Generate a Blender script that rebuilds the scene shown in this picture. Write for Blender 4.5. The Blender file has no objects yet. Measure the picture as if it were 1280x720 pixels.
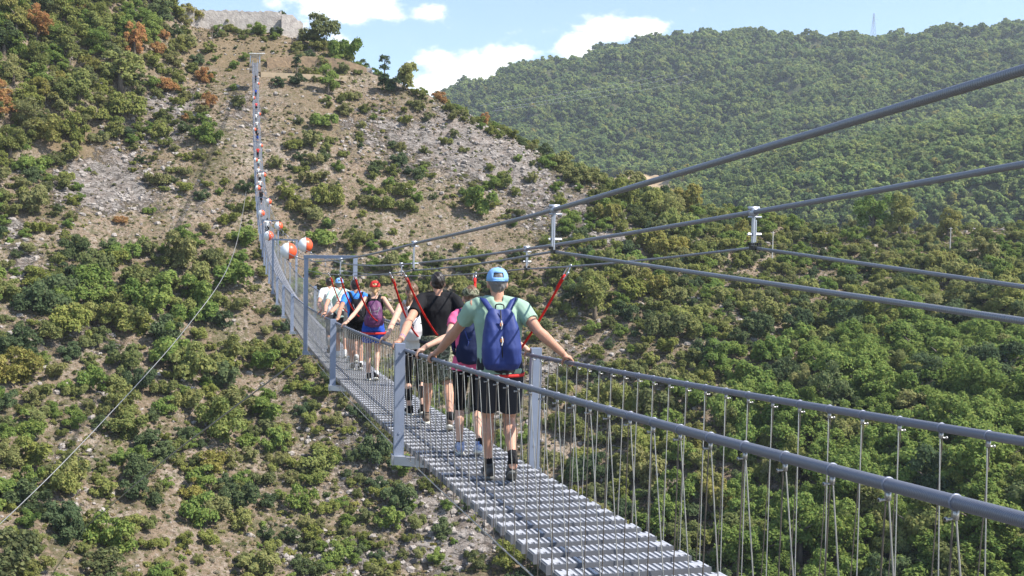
import bpy, bmesh, math, random
import numpy as np
from mathutils import Vector, Matrix, noise

random.seed(7)
HAZE = .00013
KH = .735
RNG = np.random.default_rng(7)
R = math.radians
scene = bpy.context.scene
COL = scene.collection

# ------------------------------------------------------------------ camera
F_PX, YAW, PITCH, ROLL = 1304.0, .2595, .0539, -.0207
cyw, syw = math.cos(YAW), math.sin(YAW)
FW = np.array([syw*math.cos(PITCH), cyw*math.cos(PITCH), -math.sin(PITCH)])
R0 = np.array([cyw, -syw, 0.]); U0 = np.cross(R0, FW)
RT = R0*math.cos(ROLL)-U0*math.sin(ROLL); UP = R0*math.sin(ROLL)+U0*math.cos(ROLL)
cam = bpy.data.cameras.new('camera'); cam_o = bpy.data.objects.new('camera', cam); COL.objects.link(cam_o)
cam.sensor_width = 36; cam.lens = F_PX/1280*36; cam.clip_start = .05; cam.clip_end = 20000
cam_o.matrix_world = Matrix(((RT[0], UP[0], -FW[0], 0), (RT[1], UP[1], -FW[1], 0), (RT[2], UP[2], -FW[2], 0), (0, 0, 0, 1)))
scene.camera = cam_o

# ------------------------------------------------------------------ light, sky, exposure
SUN = Vector((.72, -.40, 1.0)).normalized()
sun = bpy.data.lights.new('sun', 'SUN'); sun.energy = 4.3; sun.angle = R(.5); sun.color = (1, .955, .89)
sun_o = bpy.data.objects.new('sun', sun); COL.objects.link(sun_o)
sun_o.rotation_euler = SUN.to_track_quat('Z', 'Y').to_euler()
scene.view_settings.view_transform = 'Standard'; scene.view_settings.look = 'None'
scene.view_settings.exposure = .95; scene.view_settings.gamma = 1
scene.view_settings.use_curve_mapping = False

def rayd(px, py): return FW+RT*((px-640)/F_PX)-UP*((py-360)/F_PX)
def proj(P):
    P = np.asarray(P, float); z = P@FW
    return 640+F_PX*(P@RT)/z, 360-F_PX*(P@UP)/z, z

world = bpy.data.worlds.new('World'); scene.world = world; world.use_nodes = True
nt = world.node_tree; nt.nodes.clear()
def NN(nt, t, **k):
    n = nt.nodes.new(t)
    for a, b in k.items(): setattr(n, a, b)
    return n
def MATH(nt, op, a, b=None, clamp=False):
    n = nt.nodes.new('ShaderNodeMath'); n.operation = op; n.use_clamp = clamp
    for i, v in enumerate((a, b)):
        if v is None: continue
        if isinstance(v, (int, float)): n.inputs[i].default_value = v
        else: nt.links.new(v, n.inputs[i])
    return n.outputs[0]
sky = NN(nt, 'ShaderNodeTexSky', sky_type='NISHITA', sun_disc=False)
sky.sun_elevation = math.asin(SUN.z); sky.sun_rotation = math.atan2(SUN.x, SUN.y)
sky.air_density = 1.0; sky.dust_density = .6; sky.ozone_density = 3.2; sky.altitude = 600
bg = NN(nt, 'ShaderNodeBackground'); bg.inputs[1].default_value = .122
nt.links.new(sky.outputs[0], bg.inputs[0])
bgc = NN(nt, 'ShaderNodeBackground'); bgc.inputs[0].default_value = (1, .985, .965, 1); bgc.inputs[1].default_value = .88
tc = NN(nt, 'ShaderNodeTexCoord')
nz = NN(nt, 'ShaderNodeTexNoise'); nz.inputs['Scale'].default_value = 34; nz.inputs['Detail'].default_value = 9; nz.inputs['Roughness'].default_value = .58
mp = NN(nt, 'ShaderNodeMapping'); mp.inputs['Scale'].default_value = (1, 1, 1.7)
nt.links.new(tc.outputs['Generated'], mp.inputs[0]); nt.links.new(mp.outputs[0], nz.inputs[0])
# clouds sit at fixed directions of the sky: (centre direction, half width, half height, density)
tot = None
for px, py, rx, ry, am in [(585, 96, 72, 34, 1.15), (632, 74, 40, 24, 1.05), (540, 100, 50, 22, .8), (768, 38, 60, 20, 1.2), (722, 58, 32, 20, 1.05), (812, 34, 36, 13, .9), (760, 74, 60, 20, .7),
                           (420, 4, 90, 26, .95), (532, 17, 26, 15, .85), (400, 50, 60, 40, .5),
                           (1500, -300, 400, 90, .9), (100, -420, 300, 70, .9), (-700, 30, 300, 80, .9), (2100, 60, 300, 60, .9)]:
    d = Vector(rayd(px, py)).normalized()
    a = NN(nt, 'ShaderNodeVectorMath', operation='SUBTRACT'); nt.links.new(tc.outputs['Generated'], a.inputs[0]); a.inputs[1].default_value = d
    h = Vector((d.y, -d.x, 0)).normalized(); v = h.cross(d).normalized()
    q = None
    for ax, s in ((h, rx/F_PX), (v, ry/F_PX), (d, .9)):
        m = NN(nt, 'ShaderNodeVectorMath', operation='DOT_PRODUCT'); nt.links.new(a.outputs[0], m.inputs[0]); m.inputs[1].default_value = ax/s
        e = MATH(nt, 'POWER', MATH(nt, 'ABSOLUTE', m.outputs['Value']), 2.0)
        q = e if q is None else MATH(nt, 'ADD', q, e)
    g = MATH(nt, 'MULTIPLY', MATH(nt, 'EXPONENT', MATH(nt, 'MULTIPLY', q, -1.0)), am)
    tot = g if tot is None else MATH(nt, 'MAXIMUM', tot, g)
cl = MATH(nt, 'ADD', tot, MATH(nt, 'MULTIPLY', MATH(nt, 'SUBTRACT', nz.outputs[0], .5), 1.9))
mr = NN(nt, 'ShaderNodeMapRange', interpolation_type='SMOOTHSTEP'); nt.links.new(cl, mr.inputs[0])
mr.inputs[1].default_value = .30; mr.inputs[2].default_value = .85; mr.inputs[3].default_value = .07; mr.inputs[4].default_value = .97
mx = NN(nt, 'ShaderNodeMixShader'); nt.links.new(mr.outputs[0], mx.inputs[0])
cr = NN(nt, 'ShaderNodeMix', data_type='RGBA'); nt.links.new(nz.outputs[0], cr.inputs[0]); cr.inputs[6].default_value = (.80, .84, .90, 1); cr.inputs[7].default_value = (1.1, 1.08, 1.05, 1); nt.links.new(cr.outputs[2], bgc.inputs[0]); nt.links.new(bg.outputs[0], mx.inputs[1]); nt.links.new(bgc.outputs[0], mx.inputs[2])
wo = NN(nt, 'ShaderNodeOutputWorld'); nt.links.new(mx.outputs[0], wo.inputs[0])

# ------------------------------------------------------------------ helpers
def tag(o, label=None, cat=None, group=None, kind=None):
    if label: o['label'] = label
    if cat: o['category'] = cat
    if group: o['group'] = group
    if kind: o['kind'] = kind
    return o
def empty(name, loc=(0, 0, 0), rz=0):
    o = bpy.data.objects.new(name, None); COL.objects.link(o); o.location = loc; o.rotation_euler = (0, 0, rz)
    o.empty_display_size = .2; return o
def link_mesh(name, me, mats, parent=None):
    o = bpy.data.objects.new(name, me); COL.objects.link(o)
    if not isinstance(mats, (list, tuple)): mats = [mats]
    if not len(me.materials):
        for m in mats: me.materials.append(m)
    if parent is not None: o.parent = parent
    return o
class MB:
    """collects boxes, tubes and lofts of one mesh"""
    def __init__(s): s.v = []; s.f = []; s.m = []; s.uv = {}
    def add(s, vs, fs, mi=0):
        b = len(s.v); s.v += [tuple(map(float, p)) for p in vs]; s.f += [tuple(i+b for i in f) for f in fs]; s.m += [mi]*len(fs)
    def box(s, c, ax, ay, az, mi=0):
        c = Vector(c); ax, ay, az = Vector(ax), Vector(ay), Vector(az)
        s.add([c+ax*i+ay*j+az*k for k in (-1, 1) for j in (-1, 1) for i in (-1, 1)],
              [(0, 2, 3, 1), (4, 5, 7, 6), (0, 1, 5, 4), (2, 6, 7, 3), (0, 4, 6, 2), (1, 3, 7, 5)], mi)
    def abox(s, x0, x1, y0, y1, z0, z1, mi=0):
        s.box(((x0+x1)/2, (y0+y1)/2, (z0+z1)/2), ((x1-x0)/2, 0, 0), (0, (y1-y0)/2, 0), (0, 0, (z1-z0)/2), mi)
    def tube(s, pts, r, n=8, mi=0, flat=None, caps=True):
        pts = [Vector(p) for p in pts]; k = len(pts)
        rs = r if isinstance(r, (list, tuple)) else [r]*k
        t0 = (pts[1]-pts[0]).normalized()
        up = Vector((0, 0, 1)) if abs(t0.z) < .9 else Vector((0, 1, 0))
        vs = []
        a = t0.cross(up).normalized()
        for i in range(k):
            t = (pts[min(i+1, k-1)]-pts[max(i-1, 0)]).normalized()
            a = (a-t*a.dot(t)).normalized(); b = t.cross(a)
            ra = rs[i] if not isinstance(rs[i], (tuple, list)) else rs[i][0]; rb = rs[i] if not isinstance(rs[i], (tuple, list)) else rs[i][1]
            for j in range(n):
                th = 2*math.pi*j/n; vs.append(pts[i]+a*math.cos(th)*ra+b*math.sin(th)*rb)
        fs = [(i*n+j, i*n+(j+1) % n, (i+1)*n+(j+1) % n, (i+1)*n+j) for i in range(k-1) for j in range(n)]
        if caps: fs += [tuple(range(n-1, -1, -1)), tuple((k-1)*n+j for j in range(n))]
        s.add(vs, fs, mi)
    def ell(s, c, r, M=None, nu=16, nv=10, mi=0):
        c = Vector(c); vs = []; fs = []
        M = M or Matrix.Identity(3)
        vs.append(c+M@Vector((0, 0, r[2])))
        for i in range(1, nv):
            th = math.pi*i/nv
            for j in range(nu):
                ph = 2*math.pi*j/nu
                vs.append(c+M@Vector((r[0]*math.sin(th)*math.cos(ph), r[1]*math.sin(th)*math.sin(ph), r[2]*math.cos(th))))
        vs.append(c+M@Vector((0, 0, -r[2])))
        for j in range(nu): fs.append((0, 1+j, 1+(j+1) % nu))
        for i in range(nv-2):
            for j in range(nu):
                a = 1+i*nu+j; b = 1+i*nu+(j+1) % nu; fs.append((a, a+nu, b+nu, b))
        l = len(vs)-1; a = 1+(nv-2)*nu
        for j in range(nu): fs.append((a+j, l, a+(j+1) % nu))
        s.add(vs, fs, mi)
    def ring(s, c, axis, R1, r, n=14, m=6, mi=0, sx=1, up=None):
        axis = Vector(axis).normalized(); u = axis.orthogonal().normalized() if up is None else Vector(up).normalized(); w = axis.cross(u)
        pts = [Vector(c)+u*math.cos(t)*R1+w*math.sin(t)*R1*sx for t in [2*math.pi*i/n for i in range(n+1)]]
        s.tube(pts, r, m, mi, caps=False)
    def mesh(s, name, smooth=False):
        me = bpy.data.meshes.new(name); me.from_pydata(s.v, [], s.f)
        if any(s.m): me.polygons.foreach_set('material_index', s.m)
        if smooth: me.polygons.foreach_set('use_smooth', [True]*len(s.f))
        me.update(); return me
    def build(s, name, mats, parent=None, smooth=False):
        return link_mesh(name, s.mesh(name, smooth), mats, parent)

def mat(name, col, rough=.6, metal=0., spec=.5, var=None, bump=None, coords='Object'):
    m = bpy.data.materials.new(name); m.use_nodes = True; nt = m.node_tree
    b = nt.nodes['Principled BSDF']; b.inputs['Base Color'].default_value = (*col, 1); b.inputs['Roughness'].default_value = rough
    b.inputs['Metallic'].default_value = metal; b.inputs['Specular IOR Level'].default_value = spec
    t = nt.nodes.new('ShaderNodeTexCoord')
    if var:   # (scale, amount, second colour)
        n = NN(nt, 'ShaderNodeTexNoise'); n.inputs['Scale'].default_value = var[0]; n.inputs['Detail'].default_value = 5
        nt.links.new(t.outputs[coords], n.inputs[0])
        r = NN(nt, 'ShaderNodeMapRange'); nt.links.new(n.outputs[0], r.inputs[0]); r.inputs[1].default_value = .35; r.inputs[2].default_value = .65; r.inputs[4].default_value = var[1]
        x = NN(nt, 'ShaderNodeMix', data_type='RGBA'); nt.links.new(r.outputs[0], x.inputs[0]); x.inputs[6].default_value = (*col, 1); x.inputs[7].default_value = (*var[2], 1)
        nt.links.new(x.outputs[2], b.inputs['Base Color'])
    if bump:  # (scale, strength, distance)
        n = NN(nt, 'ShaderNodeTexNoise'); n.inputs['Scale'].default_value = bump[0]; n.inputs['Detail'].default_value = 4
        nt.links.new(t.outputs[coords], n.inputs[0])
        u = NN(nt, 'ShaderNodeBump'); u.inputs['Strength'].default_value = bump[1]; u.inputs['Distance'].default_value = bump[2]
        nt.links.new(n.outputs[0], u.inputs['Height']); nt.links.new(u.outputs[0], b.inputs['Normal'])
    return m

# ------------------------------------------------------------------ terrain
# columns: azimuth (as seen in degrees from the view axis) with knots (range m, elevation row); the hill is one height field
def hgt(px, py, r):
    d = rayd(px, py); return d[2]/math.hypot(d[0], d[1])*r
COLS = {  # px: A, B, C, D(near crest)  (row, range)
    -420: ((720, 150), (520, 190), (200, 275), (-120, 345)), 0: ((720, 158), (520, 200), (210, 280), (-30, 345)),
    160: ((720, 168), (520, 208), (200, 295), (-12, 365)), 320: ((720, 180), (500, 226), (96, 337), (30, 388)),
    230: ((720, 173), (510, 215), (130, 322), (30, 385)), 400: ((720, 182), (500, 228), (108, 334), (52, 372)), 460: ((720, 183), (480, 232), (120, 334), (86, 352)),
    520: ((720, 185), (480, 235), (190, 315), (112, 345)), 640: ((720, 185), (480, 238), (260, 305), (170, 345)),
    740: ((720, 185), (480, 240), (300, 295), (226, 342)), 850: ((720, 183), (500, 233), (350, 286), (268, 350)),
    1000: ((720, 180), (520, 225), (400, 282), (286, 372)), 1280: ((720, 172), (560, 215), (420, 280), (292, 395)),
    1750: ((720, 160), (560, 205), (400, 280), (260, 400))}
# mid hill crest (r 850) rows and far ridge (r 1500) rows
MID = {-420: 300, 400: 290, 640: 256, 740: 237, 850: 228, 1000: 193, 1100: 178, 1280: 158, 1750: 130}
FAR = {-420: 160, 400: 150, 520: 135, 560: 121, 600: 108, 650: 92, 700: 80, 760: 67, 800: 61, 860: 53, 930: 51, 1000: 56, 1100: 58, 1180: 49, 1230: 42, 1280: 35, 1750: 0}
def lerpd(d, x): k = sorted(d); return float(np.interp(x, k, [d[i] for i in k]))
ck = sorted(COLS)
def knots(px):
    ABCD = [(lerpd({k: COLS[k][i][0] for k in ck}, px), lerpd({k: COLS[k][i][1] for k in ck}, px)) for i in range(4)]
    h = [hgt(px, a, r*KH) for a, r in ABCD]; rr = [r*KH for a, r in ABCD]
    mh = hgt(px, lerpd(MID, px), 850); fh = hgt(px, lerpd(FAR, px), 1500)
    left = float(np.interp(px, [480, 640], [1, 0]))
    K = [(.3, -2.3), (2.2, -2.4), (4, -4.5), (14, -13), (48, -40), (72, -56), (rr[0]-28, h[0]-12), (rr[0], h[0]), (rr[1], h[1]), (rr[2], h[2]), (rr[3], h[3]),
         (rr[3]+25, h[3]-4), (rr[3]+90, h[3]-30), (560, -30), (680, mh-34), (850, mh), (905, mh-3), (1010, mh+18+left*10), (1250, (mh+fh)/2+10), (1500, fh), (1750, fh-25), (2600, 40), (7000, 30), (16000, 0)]
    return K
def pchip(xk, yk, x):
    xk = np.array(xk, float); yk = np.array(yk, float); h = np.diff(xk); d = np.diff(yk)/h
    m = np.zeros(len(xk)); m[0] = d[0]; m[-1] = d[-1]
    for i in range(1, len(xk)-1):
        if d[i-1]*d[i] > 0:
            w1 = 2*h[i]+h[i-1]; w2 = h[i]+2*h[i-1]; m[i] = (w1+w2)/(w1/d[i-1]+w2/d[i])
    i = np.clip(np.searchsorted(xk, x)-1, 0, len(h)-1); t = (x-xk[i])/h[i]
    return (2*t**3-3*t**2+1)*yk[i]+(t**3-2*t**2+t)*h[i]*m[i]+(-2*t**3+3*t**2)*yk[i+1]+(t**3-t**2)*h[i]*m[i+1]
PXS = np.concatenate([np.linspace(-420, -60, 25), np.arange(-54, 1340, 2.7), np.linspace(1345, 1750, 28)])
RS = np.concatenate([[.3, 1, 2, 3, 4.5, 7, 10, 14, 20, 28], np.arange(32, 108, 4), np.arange(108, 296, .79), np.arange(296, 700, 5), np.arange(700, 1560, 9), [1600, 1700, 1850, 2100, 2600, 3500, 5000, 8000, 16000]])
AZ = np.array([math.atan2(rayd(p, 300)[0], rayd(p, 300)[1]) for p in PXS])
coarse = np.linspace(-420, 1750, 140)
HK = np.array([pchip(*zip(*knots(p)), RS) for p in coarse])
ker = np.array([1, 3, 4, 3, 1])/12.; HKp = np.pad(HK, ((2, 2), (0, 0)), 'edge')
HK = sum(ker[i]*HKp[i:i+len(coarse)] for i in range(5))
# value-noise fbm in numpy
def vnoise(x, y, seed):
    xi = np.floor(x).astype(np.int64); yi = np.floor(y).astype(np.int64); fx = x-xi; fy = y-yi
    fx = fx*fx*(3-2*fx); fy = fy*fy*(3-2*fy)
    def hsh(a, b):
        n = (a*374761393+b*668265263+seed*974711) & 0xffffffff; n = ((n ^ (n >> 13))*1274126177) & 0xffffffff
        return ((n ^ (n >> 16)) & 0xffff)/65535.
    return (hsh(xi, yi)*(1-fx)+hsh(xi+1, yi)*fx)*(1-fy)+(hsh(xi, yi+1)*(1-fx)+hsh(xi+1, yi+1)*fx)*fy-.5
def fbm(x, y, sc, seed, oct=4):
    r = 0; a = 1
    for o in range(oct): r = r+a*vnoise(x/sc, y/sc, seed+o*17); a *= .5; sc *= .5
    return r
HG = np.array([[0.]*len(RS)]*len(PXS))
for j in range(len(RS)): HG[:, j] = np.interp(PXS, coarse, HK[:, j])
GX = np.sin(AZ)[:, None]*RS[None, :]; GY = np.cos(AZ)[:, None]*RS[None, :]
amp = np.interp(RS, [20, 45, 110, 240, 300, 560, 900, 1500], [0, .25, .74, .74, .9, 1.5, 3, 6])[None, :]
# keep the bridge head ledge calm
ledge = np.exp(-(((GX-8)/12)**2+((GY-246)/7)**2))
rocky = fbm(GX, GY, 22, 5)
base_n = fbm(GX, GY, 28, 1)*4.2*amp+fbm(GX+GY*.4, GY, 10, 9, 3)*1.6*np.minimum(amp, 1)
strata = np.abs(fbm(GX*1.5+GY*.5, GY-GX*.6, 4.2, 31, 4))*-2.0
fine = fbm(GX, GY, 1.9, 77, 2)*.45
near = ((RS > 88) & (RS < 310))[None, :]
HG = HG+(base_n+np.where(near, fine, 0))*(1-ledge)
# ---- where the slope shows rock, dry grass or scree (fixed places of the hill)
def gauss(px, py, cx, cy, rx, ry): return np.exp(-(((px-cx)/rx)**2+((py-cy)/ry)**2))
GPX, GPY, GZ = proj(np.stack([GX, GY, HG], -1))
rockmask = np.zeros_like(HG)
for cx, cy, rx, ry, a in [(560, 165, 60, 30, 1.2), (600, 190, 60, 40, 1), (645, 200, 45, 40, 1.), (690, 255, 60, 40, .8), (770, 290, 40, 16, 1.2), (470, 170, 45, 40, .5), (540, 220, 60, 40, .5),
                          (180, 125, 45, 14, 1), (230, 120, 26, 20, 1), (205, 160, 40, 25, .8), (130, 225, 60, 40, .7), (90, 230, 30, 25, .7), (150, 245, 70, 30, .5), (15, 285, 25, 25, 1), (35, 330, 20, 20, .8),
                          (270, 250, 30, 30, .7), (300, 130, 20, 30, .8), (330, 165, 20, 30, .5), (50, 430, 60, 70, .5), (80, 570, 40, 60, .6), (430, 560, 60, 70, .6), (540, 640, 70, 60, .9), (380, 690, 60, 30, 1.1),
                          (470, 700, 50, 20, .7), (580, 680, 60, 40, .9), (680, 470, 55, 20, 1.1), (700, 420, 50, 25, .5), (940, 500, 30, 60, .6), (820, 560, 20, 30, .4), (910, 400, 60, 20, .5), (260, 480, 60, 60, .4), (120, 420, 40, 30, .5),
                          (1000, 440, 30, 40, .5), (350, 120, 40, 20, .3), (440, 150, 60, 20, .3), (620, 130, 60, 30, .7)]:
    rockmask += a*gauss(GPX, GPY, cx, cy, rx, ry)
rockmask = np.clip(rockmask+rocky*.5, 0, 1.3)
HG += np.where(near, strata*rockmask*.8, 0)*(1-ledge)
nP, nR = HG.shape
def height(x, y):
    az = math.atan2(x, y); r = math.hypot(x, y)
    i = min(max(int(np.searchsorted(AZ, az))-1, 0), nP-2); j = min(max(int(np.searchsorted(RS, r))-1, 0), nR-2)
    u = min(max((az-AZ[i])/(AZ[i+1]-AZ[i]), 0), 1); v = min(max((r-RS[j])/(RS[j+1]-RS[j]), 0), 1)
    return float((HG[i, j]*(1-u)+HG[i+1, j]*u)*(1-v)+(HG[i, j+1]*(1-u)+HG[i+1, j+1]*u)*v)
def on_ground(px, py, r0=100, r1=420, step=.5):
    """first point of the hill met by the line of sight through a picture point"""
    d = rayd(px, py); hl = math.hypot(d[0], d[1]); r = r0
    while r < r1:
        if d[2]/hl*r <= height(d[0]/hl*r, d[1]/hl*r): return (d[0]/hl*r, d[1]/hl*r, d[2]/hl*r)
        r += step
    return None
verts = np.stack([GX, GY, HG], -1).reshape(-1, 3)
ii, jj = np.meshgrid(np.arange(nP-1), np.arange(nR-1), indexing='ij'); a = (ii*nR+jj).ravel()
faces = np.stack([a, a+nR, a+nR+1, a+1], -1)
me = bpy.data.meshes.new('terrain'); me.vertices.add(len(verts)); me.vertices.foreach_set('co', verts.ravel())
me.loops.add(faces.size); me.loops.foreach_set('vertex_index', faces.ravel()); me.polygons.add(len(faces))
me.polygons.foreach_set('loop_start', np.arange(0, faces.size, 4)); me.polygons.foreach_set('loop_total', np.full(len(faces), 4))
me.polygons.foreach_set('use_smooth', np.ones(len(faces), bool)); me.update(calc_edges=True)
at = me.attributes.new('rock', 'FLOAT', 'POINT'); at.data.foreach_set('value', rockmask.ravel().astype(np.float32))
wood = np.where(RS[None, :] > 315, 1., 0)+0*HG
dry = np.clip(gauss(GPX, GPY, 1120, 300, 130, 22)+gauss(GPX, GPY, 1150, 345, 60, 20)*.6, 0, 1)*((RS > 220) & (RS < 440))[None, :]
wood = np.clip(wood-dry, 0, 1)
fieldm = np.clip(np.exp(-(((GPX-800)/46)**4)), 0, 1)*((RS > 735) & (RS < 1003))[None, :]
fieldm = fieldm+np.clip(np.exp(-(((GPX-1165)/110)**4))*((RS > 950) & (RS < 1003))[None, :], 0, 1)*(fbm(GX, GY, 40, 3) > -.12)
grs = np.clip(gauss(GPX, GPY, 330, 60, 70, 40)+gauss(GPX, GPY, 420, 140, 70, 30)*.7+gauss(GPX, GPY, 260, 60, 50, 30)+gauss(GPX, GPY, 90, 175, 60, 20)+gauss(GPX, GPY, 160, 195, 80, 20)*.8, 0, 1)
for nm, arr in (('wood', wood), ('field', fieldm), ('grass', grs)):
    at = me.attributes.new(nm, 'FLOAT', 'POINT'); at.data.foreach_set('value', np.ascontiguousarray(arr+0*HG).ravel().astype(np.float32))

def ground_material():
    m = bpy.data.materials.new('stony_hillside'); m.use_nodes = True; nt = m.node_tree; L = nt.links.new
    b = nt.nodes['Principled BSDF']; b.inputs['Roughness'].default_value = .95; b.inputs['Specular IOR Level'].default_value = .1
    g = NN(nt, 'ShaderNodeNewGeometry'); P = g.outputs['Position']
    def noi(sc, det=5, rough=.6, vec=P, dist=0):
        n = NN(nt, 'ShaderNodeTexNoise'); n.inputs['Scale'].default_value = sc; n.inputs['Detail'].default_value = det; n.inputs['Roughness'].default_value = rough
        n.inputs['Distortion'].default_value = dist; L(vec, n.inputs[0]); return n.outputs[0]
    def rng(v, a, b_, c=0., d=1.):
        r = NN(nt, 'ShaderNodeMapRange'); r.inputs[1].default_value = a; r.inputs[2].default_value = b_; r.inputs[3].default_value = c; r.inputs[4].default_value = d; L(v, r.inputs[0]); return r.outputs[0]
    def mix(f, A, B):
        x = NN(nt, 'ShaderNodeMix', data_type='RGBA')
        if isinstance(f, float): x.inputs[0].default_value = f
        else: L(f, x.inputs[0])
        for i, c in ((6, A), (7, B)):
            if isinstance(c, tuple): x.inputs[i].default_value = (*c, 1)
            else: L(c, x.inputs[i])
        return x.outputs[2]
    def attr(n): a = NN(nt, 'ShaderNodeAttribute'); a.attribute_name = n; return a.outputs['Fac']
    rock = attr('rock')
    soil = mix(rng(noi(.5, 8, .75), .40, .60), (.335, .245, .172), (.21, .155, .105))
    soil = mix(MATH(nt, 'MULTIPLY', rng(noi(.085, 5, .65), .46, .60), .6), soil, (.185, .145, .09))
    stones = rng(MATH(nt, 'ADD', noi(1.3, 5, .85), MATH(nt, 'MULTIPLY', MATH(nt, 'SUBTRACT', noi(.12, 4), .5), .45)), .49, .60)
    soil = mix(MATH(nt, 'MULTIPLY', stones, .85), soil, (.42, .35, .285))
    soil = mix(MATH(nt, 'MULTIPLY', rng(noi(1.9, 5, .8), .47, .38), .85), soil, (.085, .07, .05))
    # tufts of thin olive grass over the soil
    tuft = rng(MATH(nt, 'ADD', noi(1.1, 6, .75), MATH(nt, 'MULTIPLY', noi(.09, 3), .35)), .66, .76)
    soil = mix(MATH(nt, 'MULTIPLY', tuft, .75), soil, (.105, .105, .045))
    soil = mix(MATH(nt, 'MULTIPLY', attr('grass'), .72), soil, mix(rng(noi(.8, 7, .7), .35, .65), (.26, .185, .11), (.17, .13, .07)))
    # bedded limestone
    mp = NN(nt, 'ShaderNodeMapping'); mp.inputs['Rotation'].default_value = (R(20), R(-38), R(20)); mp.inputs['Scale'].default_value = (.55, 1.0, 1.9); L(P, mp.inputs[0])
    bed = noi(.8, 9, .74, mp.outputs[0], 1.2)
    rc = mix(rng(bed, .43, .55), (.12, .105, .09), (.41, .365, .325))
    rc = mix(MATH(nt, 'MULTIPLY', rng(noi(.35, 3), .45, .65), .45), rc, (.40, .305, .24))
    rf = rng(MATH(nt, 'ADD', rock, MATH(nt, 'MULTIPLY', MATH(nt, 'SUBTRACT', noi(.40, 7, .75), .5), 3.2)), .55, .85)
    c = mix(rf, soil, rc)
    c = mix(attr('wood'), c, mix(rng(noi(.12, 5, .6), .4, .6), (.05, .062, .028), (.085, .085, .045)))
    c = mix(attr('field'), c, mix(rng(noi(.08, 5, .6), .4, .6), (.50, .36, .22), (.42, .31, .19)))
    L(c, b.inputs['Base Color'])
    u = NN(nt, 'ShaderNodeBump'); u.inputs['Strength'].default_value = 1.; u.inputs['Distance'].default_value = .7
    hsum = MATH(nt, 'ADD', MATH(nt, 'MULTIPLY', bed, MATH(nt, 'MULTIPLY', rf, 1.6)), MATH(nt, 'MULTIPLY', noi(1.6, 6, .75), .9)); L(hsum, u.inputs['Height']); L(u.outputs[0], b.inputs['Normal'])
    return m
terrain = link_mesh('ground', me, ground_material()); tag(terrain, kind='structure')
# ------------------------------------------------------------------ vegetation
LB = 2.18
def leaf_material(name, cols, hue_by_noise=.0):
    m = bpy.data.materials.new(name); m.use_nodes = True; nt = m.node_tree; nt.nodes.clear(); L = nt.links.new
    oi = NN(nt, 'ShaderNodeObjectInfo'); cr = NN(nt, 'ShaderNodeValToRGB'); cr.color_ramp.interpolation = 'LINEAR'
    el = cr.color_ramp.elements
    while len(el) < len(cols): el.new(.5)
    for i, c in enumerate(cols): el[i].position = i/(len(cols)-1) if len(cols) > 1 else 0; el[i].color = (*c, 1)
    L(oi.outputs['Random'], cr.inputs[0])
    g = NN(nt, 'ShaderNodeNewGeometry')
    n = NN(nt, 'ShaderNodeTexNoise'); n.inputs['Scale'].default_value = .9; n.inputs['Detail'].default_value = 3; L(g.outputs['Position'], n.inputs[0])
    at = NN(nt, 'ShaderNodeAttribute'); at.attribute_name = 'leaf'
    v = MATH(nt, 'ADD', MATH(nt, 'MULTIPLY', at.outputs['Fac'], .65), MATH(nt, 'MULTIPLY', MATH(nt, 'SUBTRACT', n.outputs[0], .5), .9)); v = MATH(nt, 'ADD', v, LB)
    if name.startswith('wood'):
        n2 = NN(nt, 'ShaderNodeTexNoise'); n2.inputs['Scale'].default_value = .014; n2.inputs['Detail'].default_value = 4; L(g.outputs['Position'], n2.inputs[0])
        v = MATH(nt, 'ADD', v, MATH(nt, 'MULTIPLY', MATH(nt, 'SUBTRACT', n2.outputs[0], .46), 2.6))
    hs = NN(nt, 'ShaderNodeHueSaturation'); L(cr.outputs[0], hs.inputs['Color']); L(v, hs.inputs['Value'])
    hn = MATH(nt, 'ADD', .5, MATH(nt, 'MULTIPLY', MATH(nt, 'SUBTRACT', at.outputs['Fac'], .6), -.05)); L(hn, hs.inputs['Hue'])
    d = NN(nt, 'ShaderNodeBsdfDiffuse'); t = NN(nt, 'ShaderNodeBsdfTranslucent'); L(hs.outputs[0], d.inputs[0]); L(hs.outputs[0], t.inputs[0])
    x = NN(nt, 'ShaderNodeMixShader'); x.inputs[0].default_value = .44; L(d.outputs[0], x.inputs[1]); L(t.outputs[0], x.inputs[2])
    o = NN(nt, 'ShaderNodeOutputMaterial'); L(x.outputs[0], o.inputs[0]); return m
LEAF = {
    'mix': leaf_material('scrub_leaves', [(.068, .078, .030), (.102, .110, .034), (.124, .130, .036), (.078, .085, .038), (.130, .135, .040), (.112, .112, .048), (.135, .13, .052), (.100, .118, .034)]),
    'green': leaf_material('green_leaves', [(.082, .112, .03), (.108, .132, .036)]),
    'dark': leaf_material('dark_leaves', [(.045, .062, .03), (.066, .08, .034)]),
    'olive': leaf_material('olive_leaves', [(.12, .12, .045), (.14, .14, .045)]),
    'yellow': leaf_material('yellowing_leaves', [(.135, .12, .035), (.125, .12, .04)]),
    'orange': leaf_material('rust_leaves', [(.20, .105, .045), (.185, .115, .052)]),
    'grey': leaf_material('greyish_twigs', [(.13, .115, .085), (.15, .13, .09)]),
    'wood': leaf_material('woodland_leaves', [(.065, .088, .036), (.092, .118, .042), (.076, .102, .036), (.12, .14, .044), (.08, .098, .04), (.14, .15, .05), (.105, .13, .04)]),
    'pine': leaf_material('pine_needles', [(.052, .072, .036), (.075, .095, .042)]),
    'tuft': leaf_material('dry_tufts', [(.13, .105, .055), (.085, .085, .04), (.17, .13, .075), (.07, .075, .034), (.115, .095, .055)])}
BARK = mat('bark', (.16, .13, .10), .9, var=(3, 1, (.09, .07, .055)))
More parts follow.
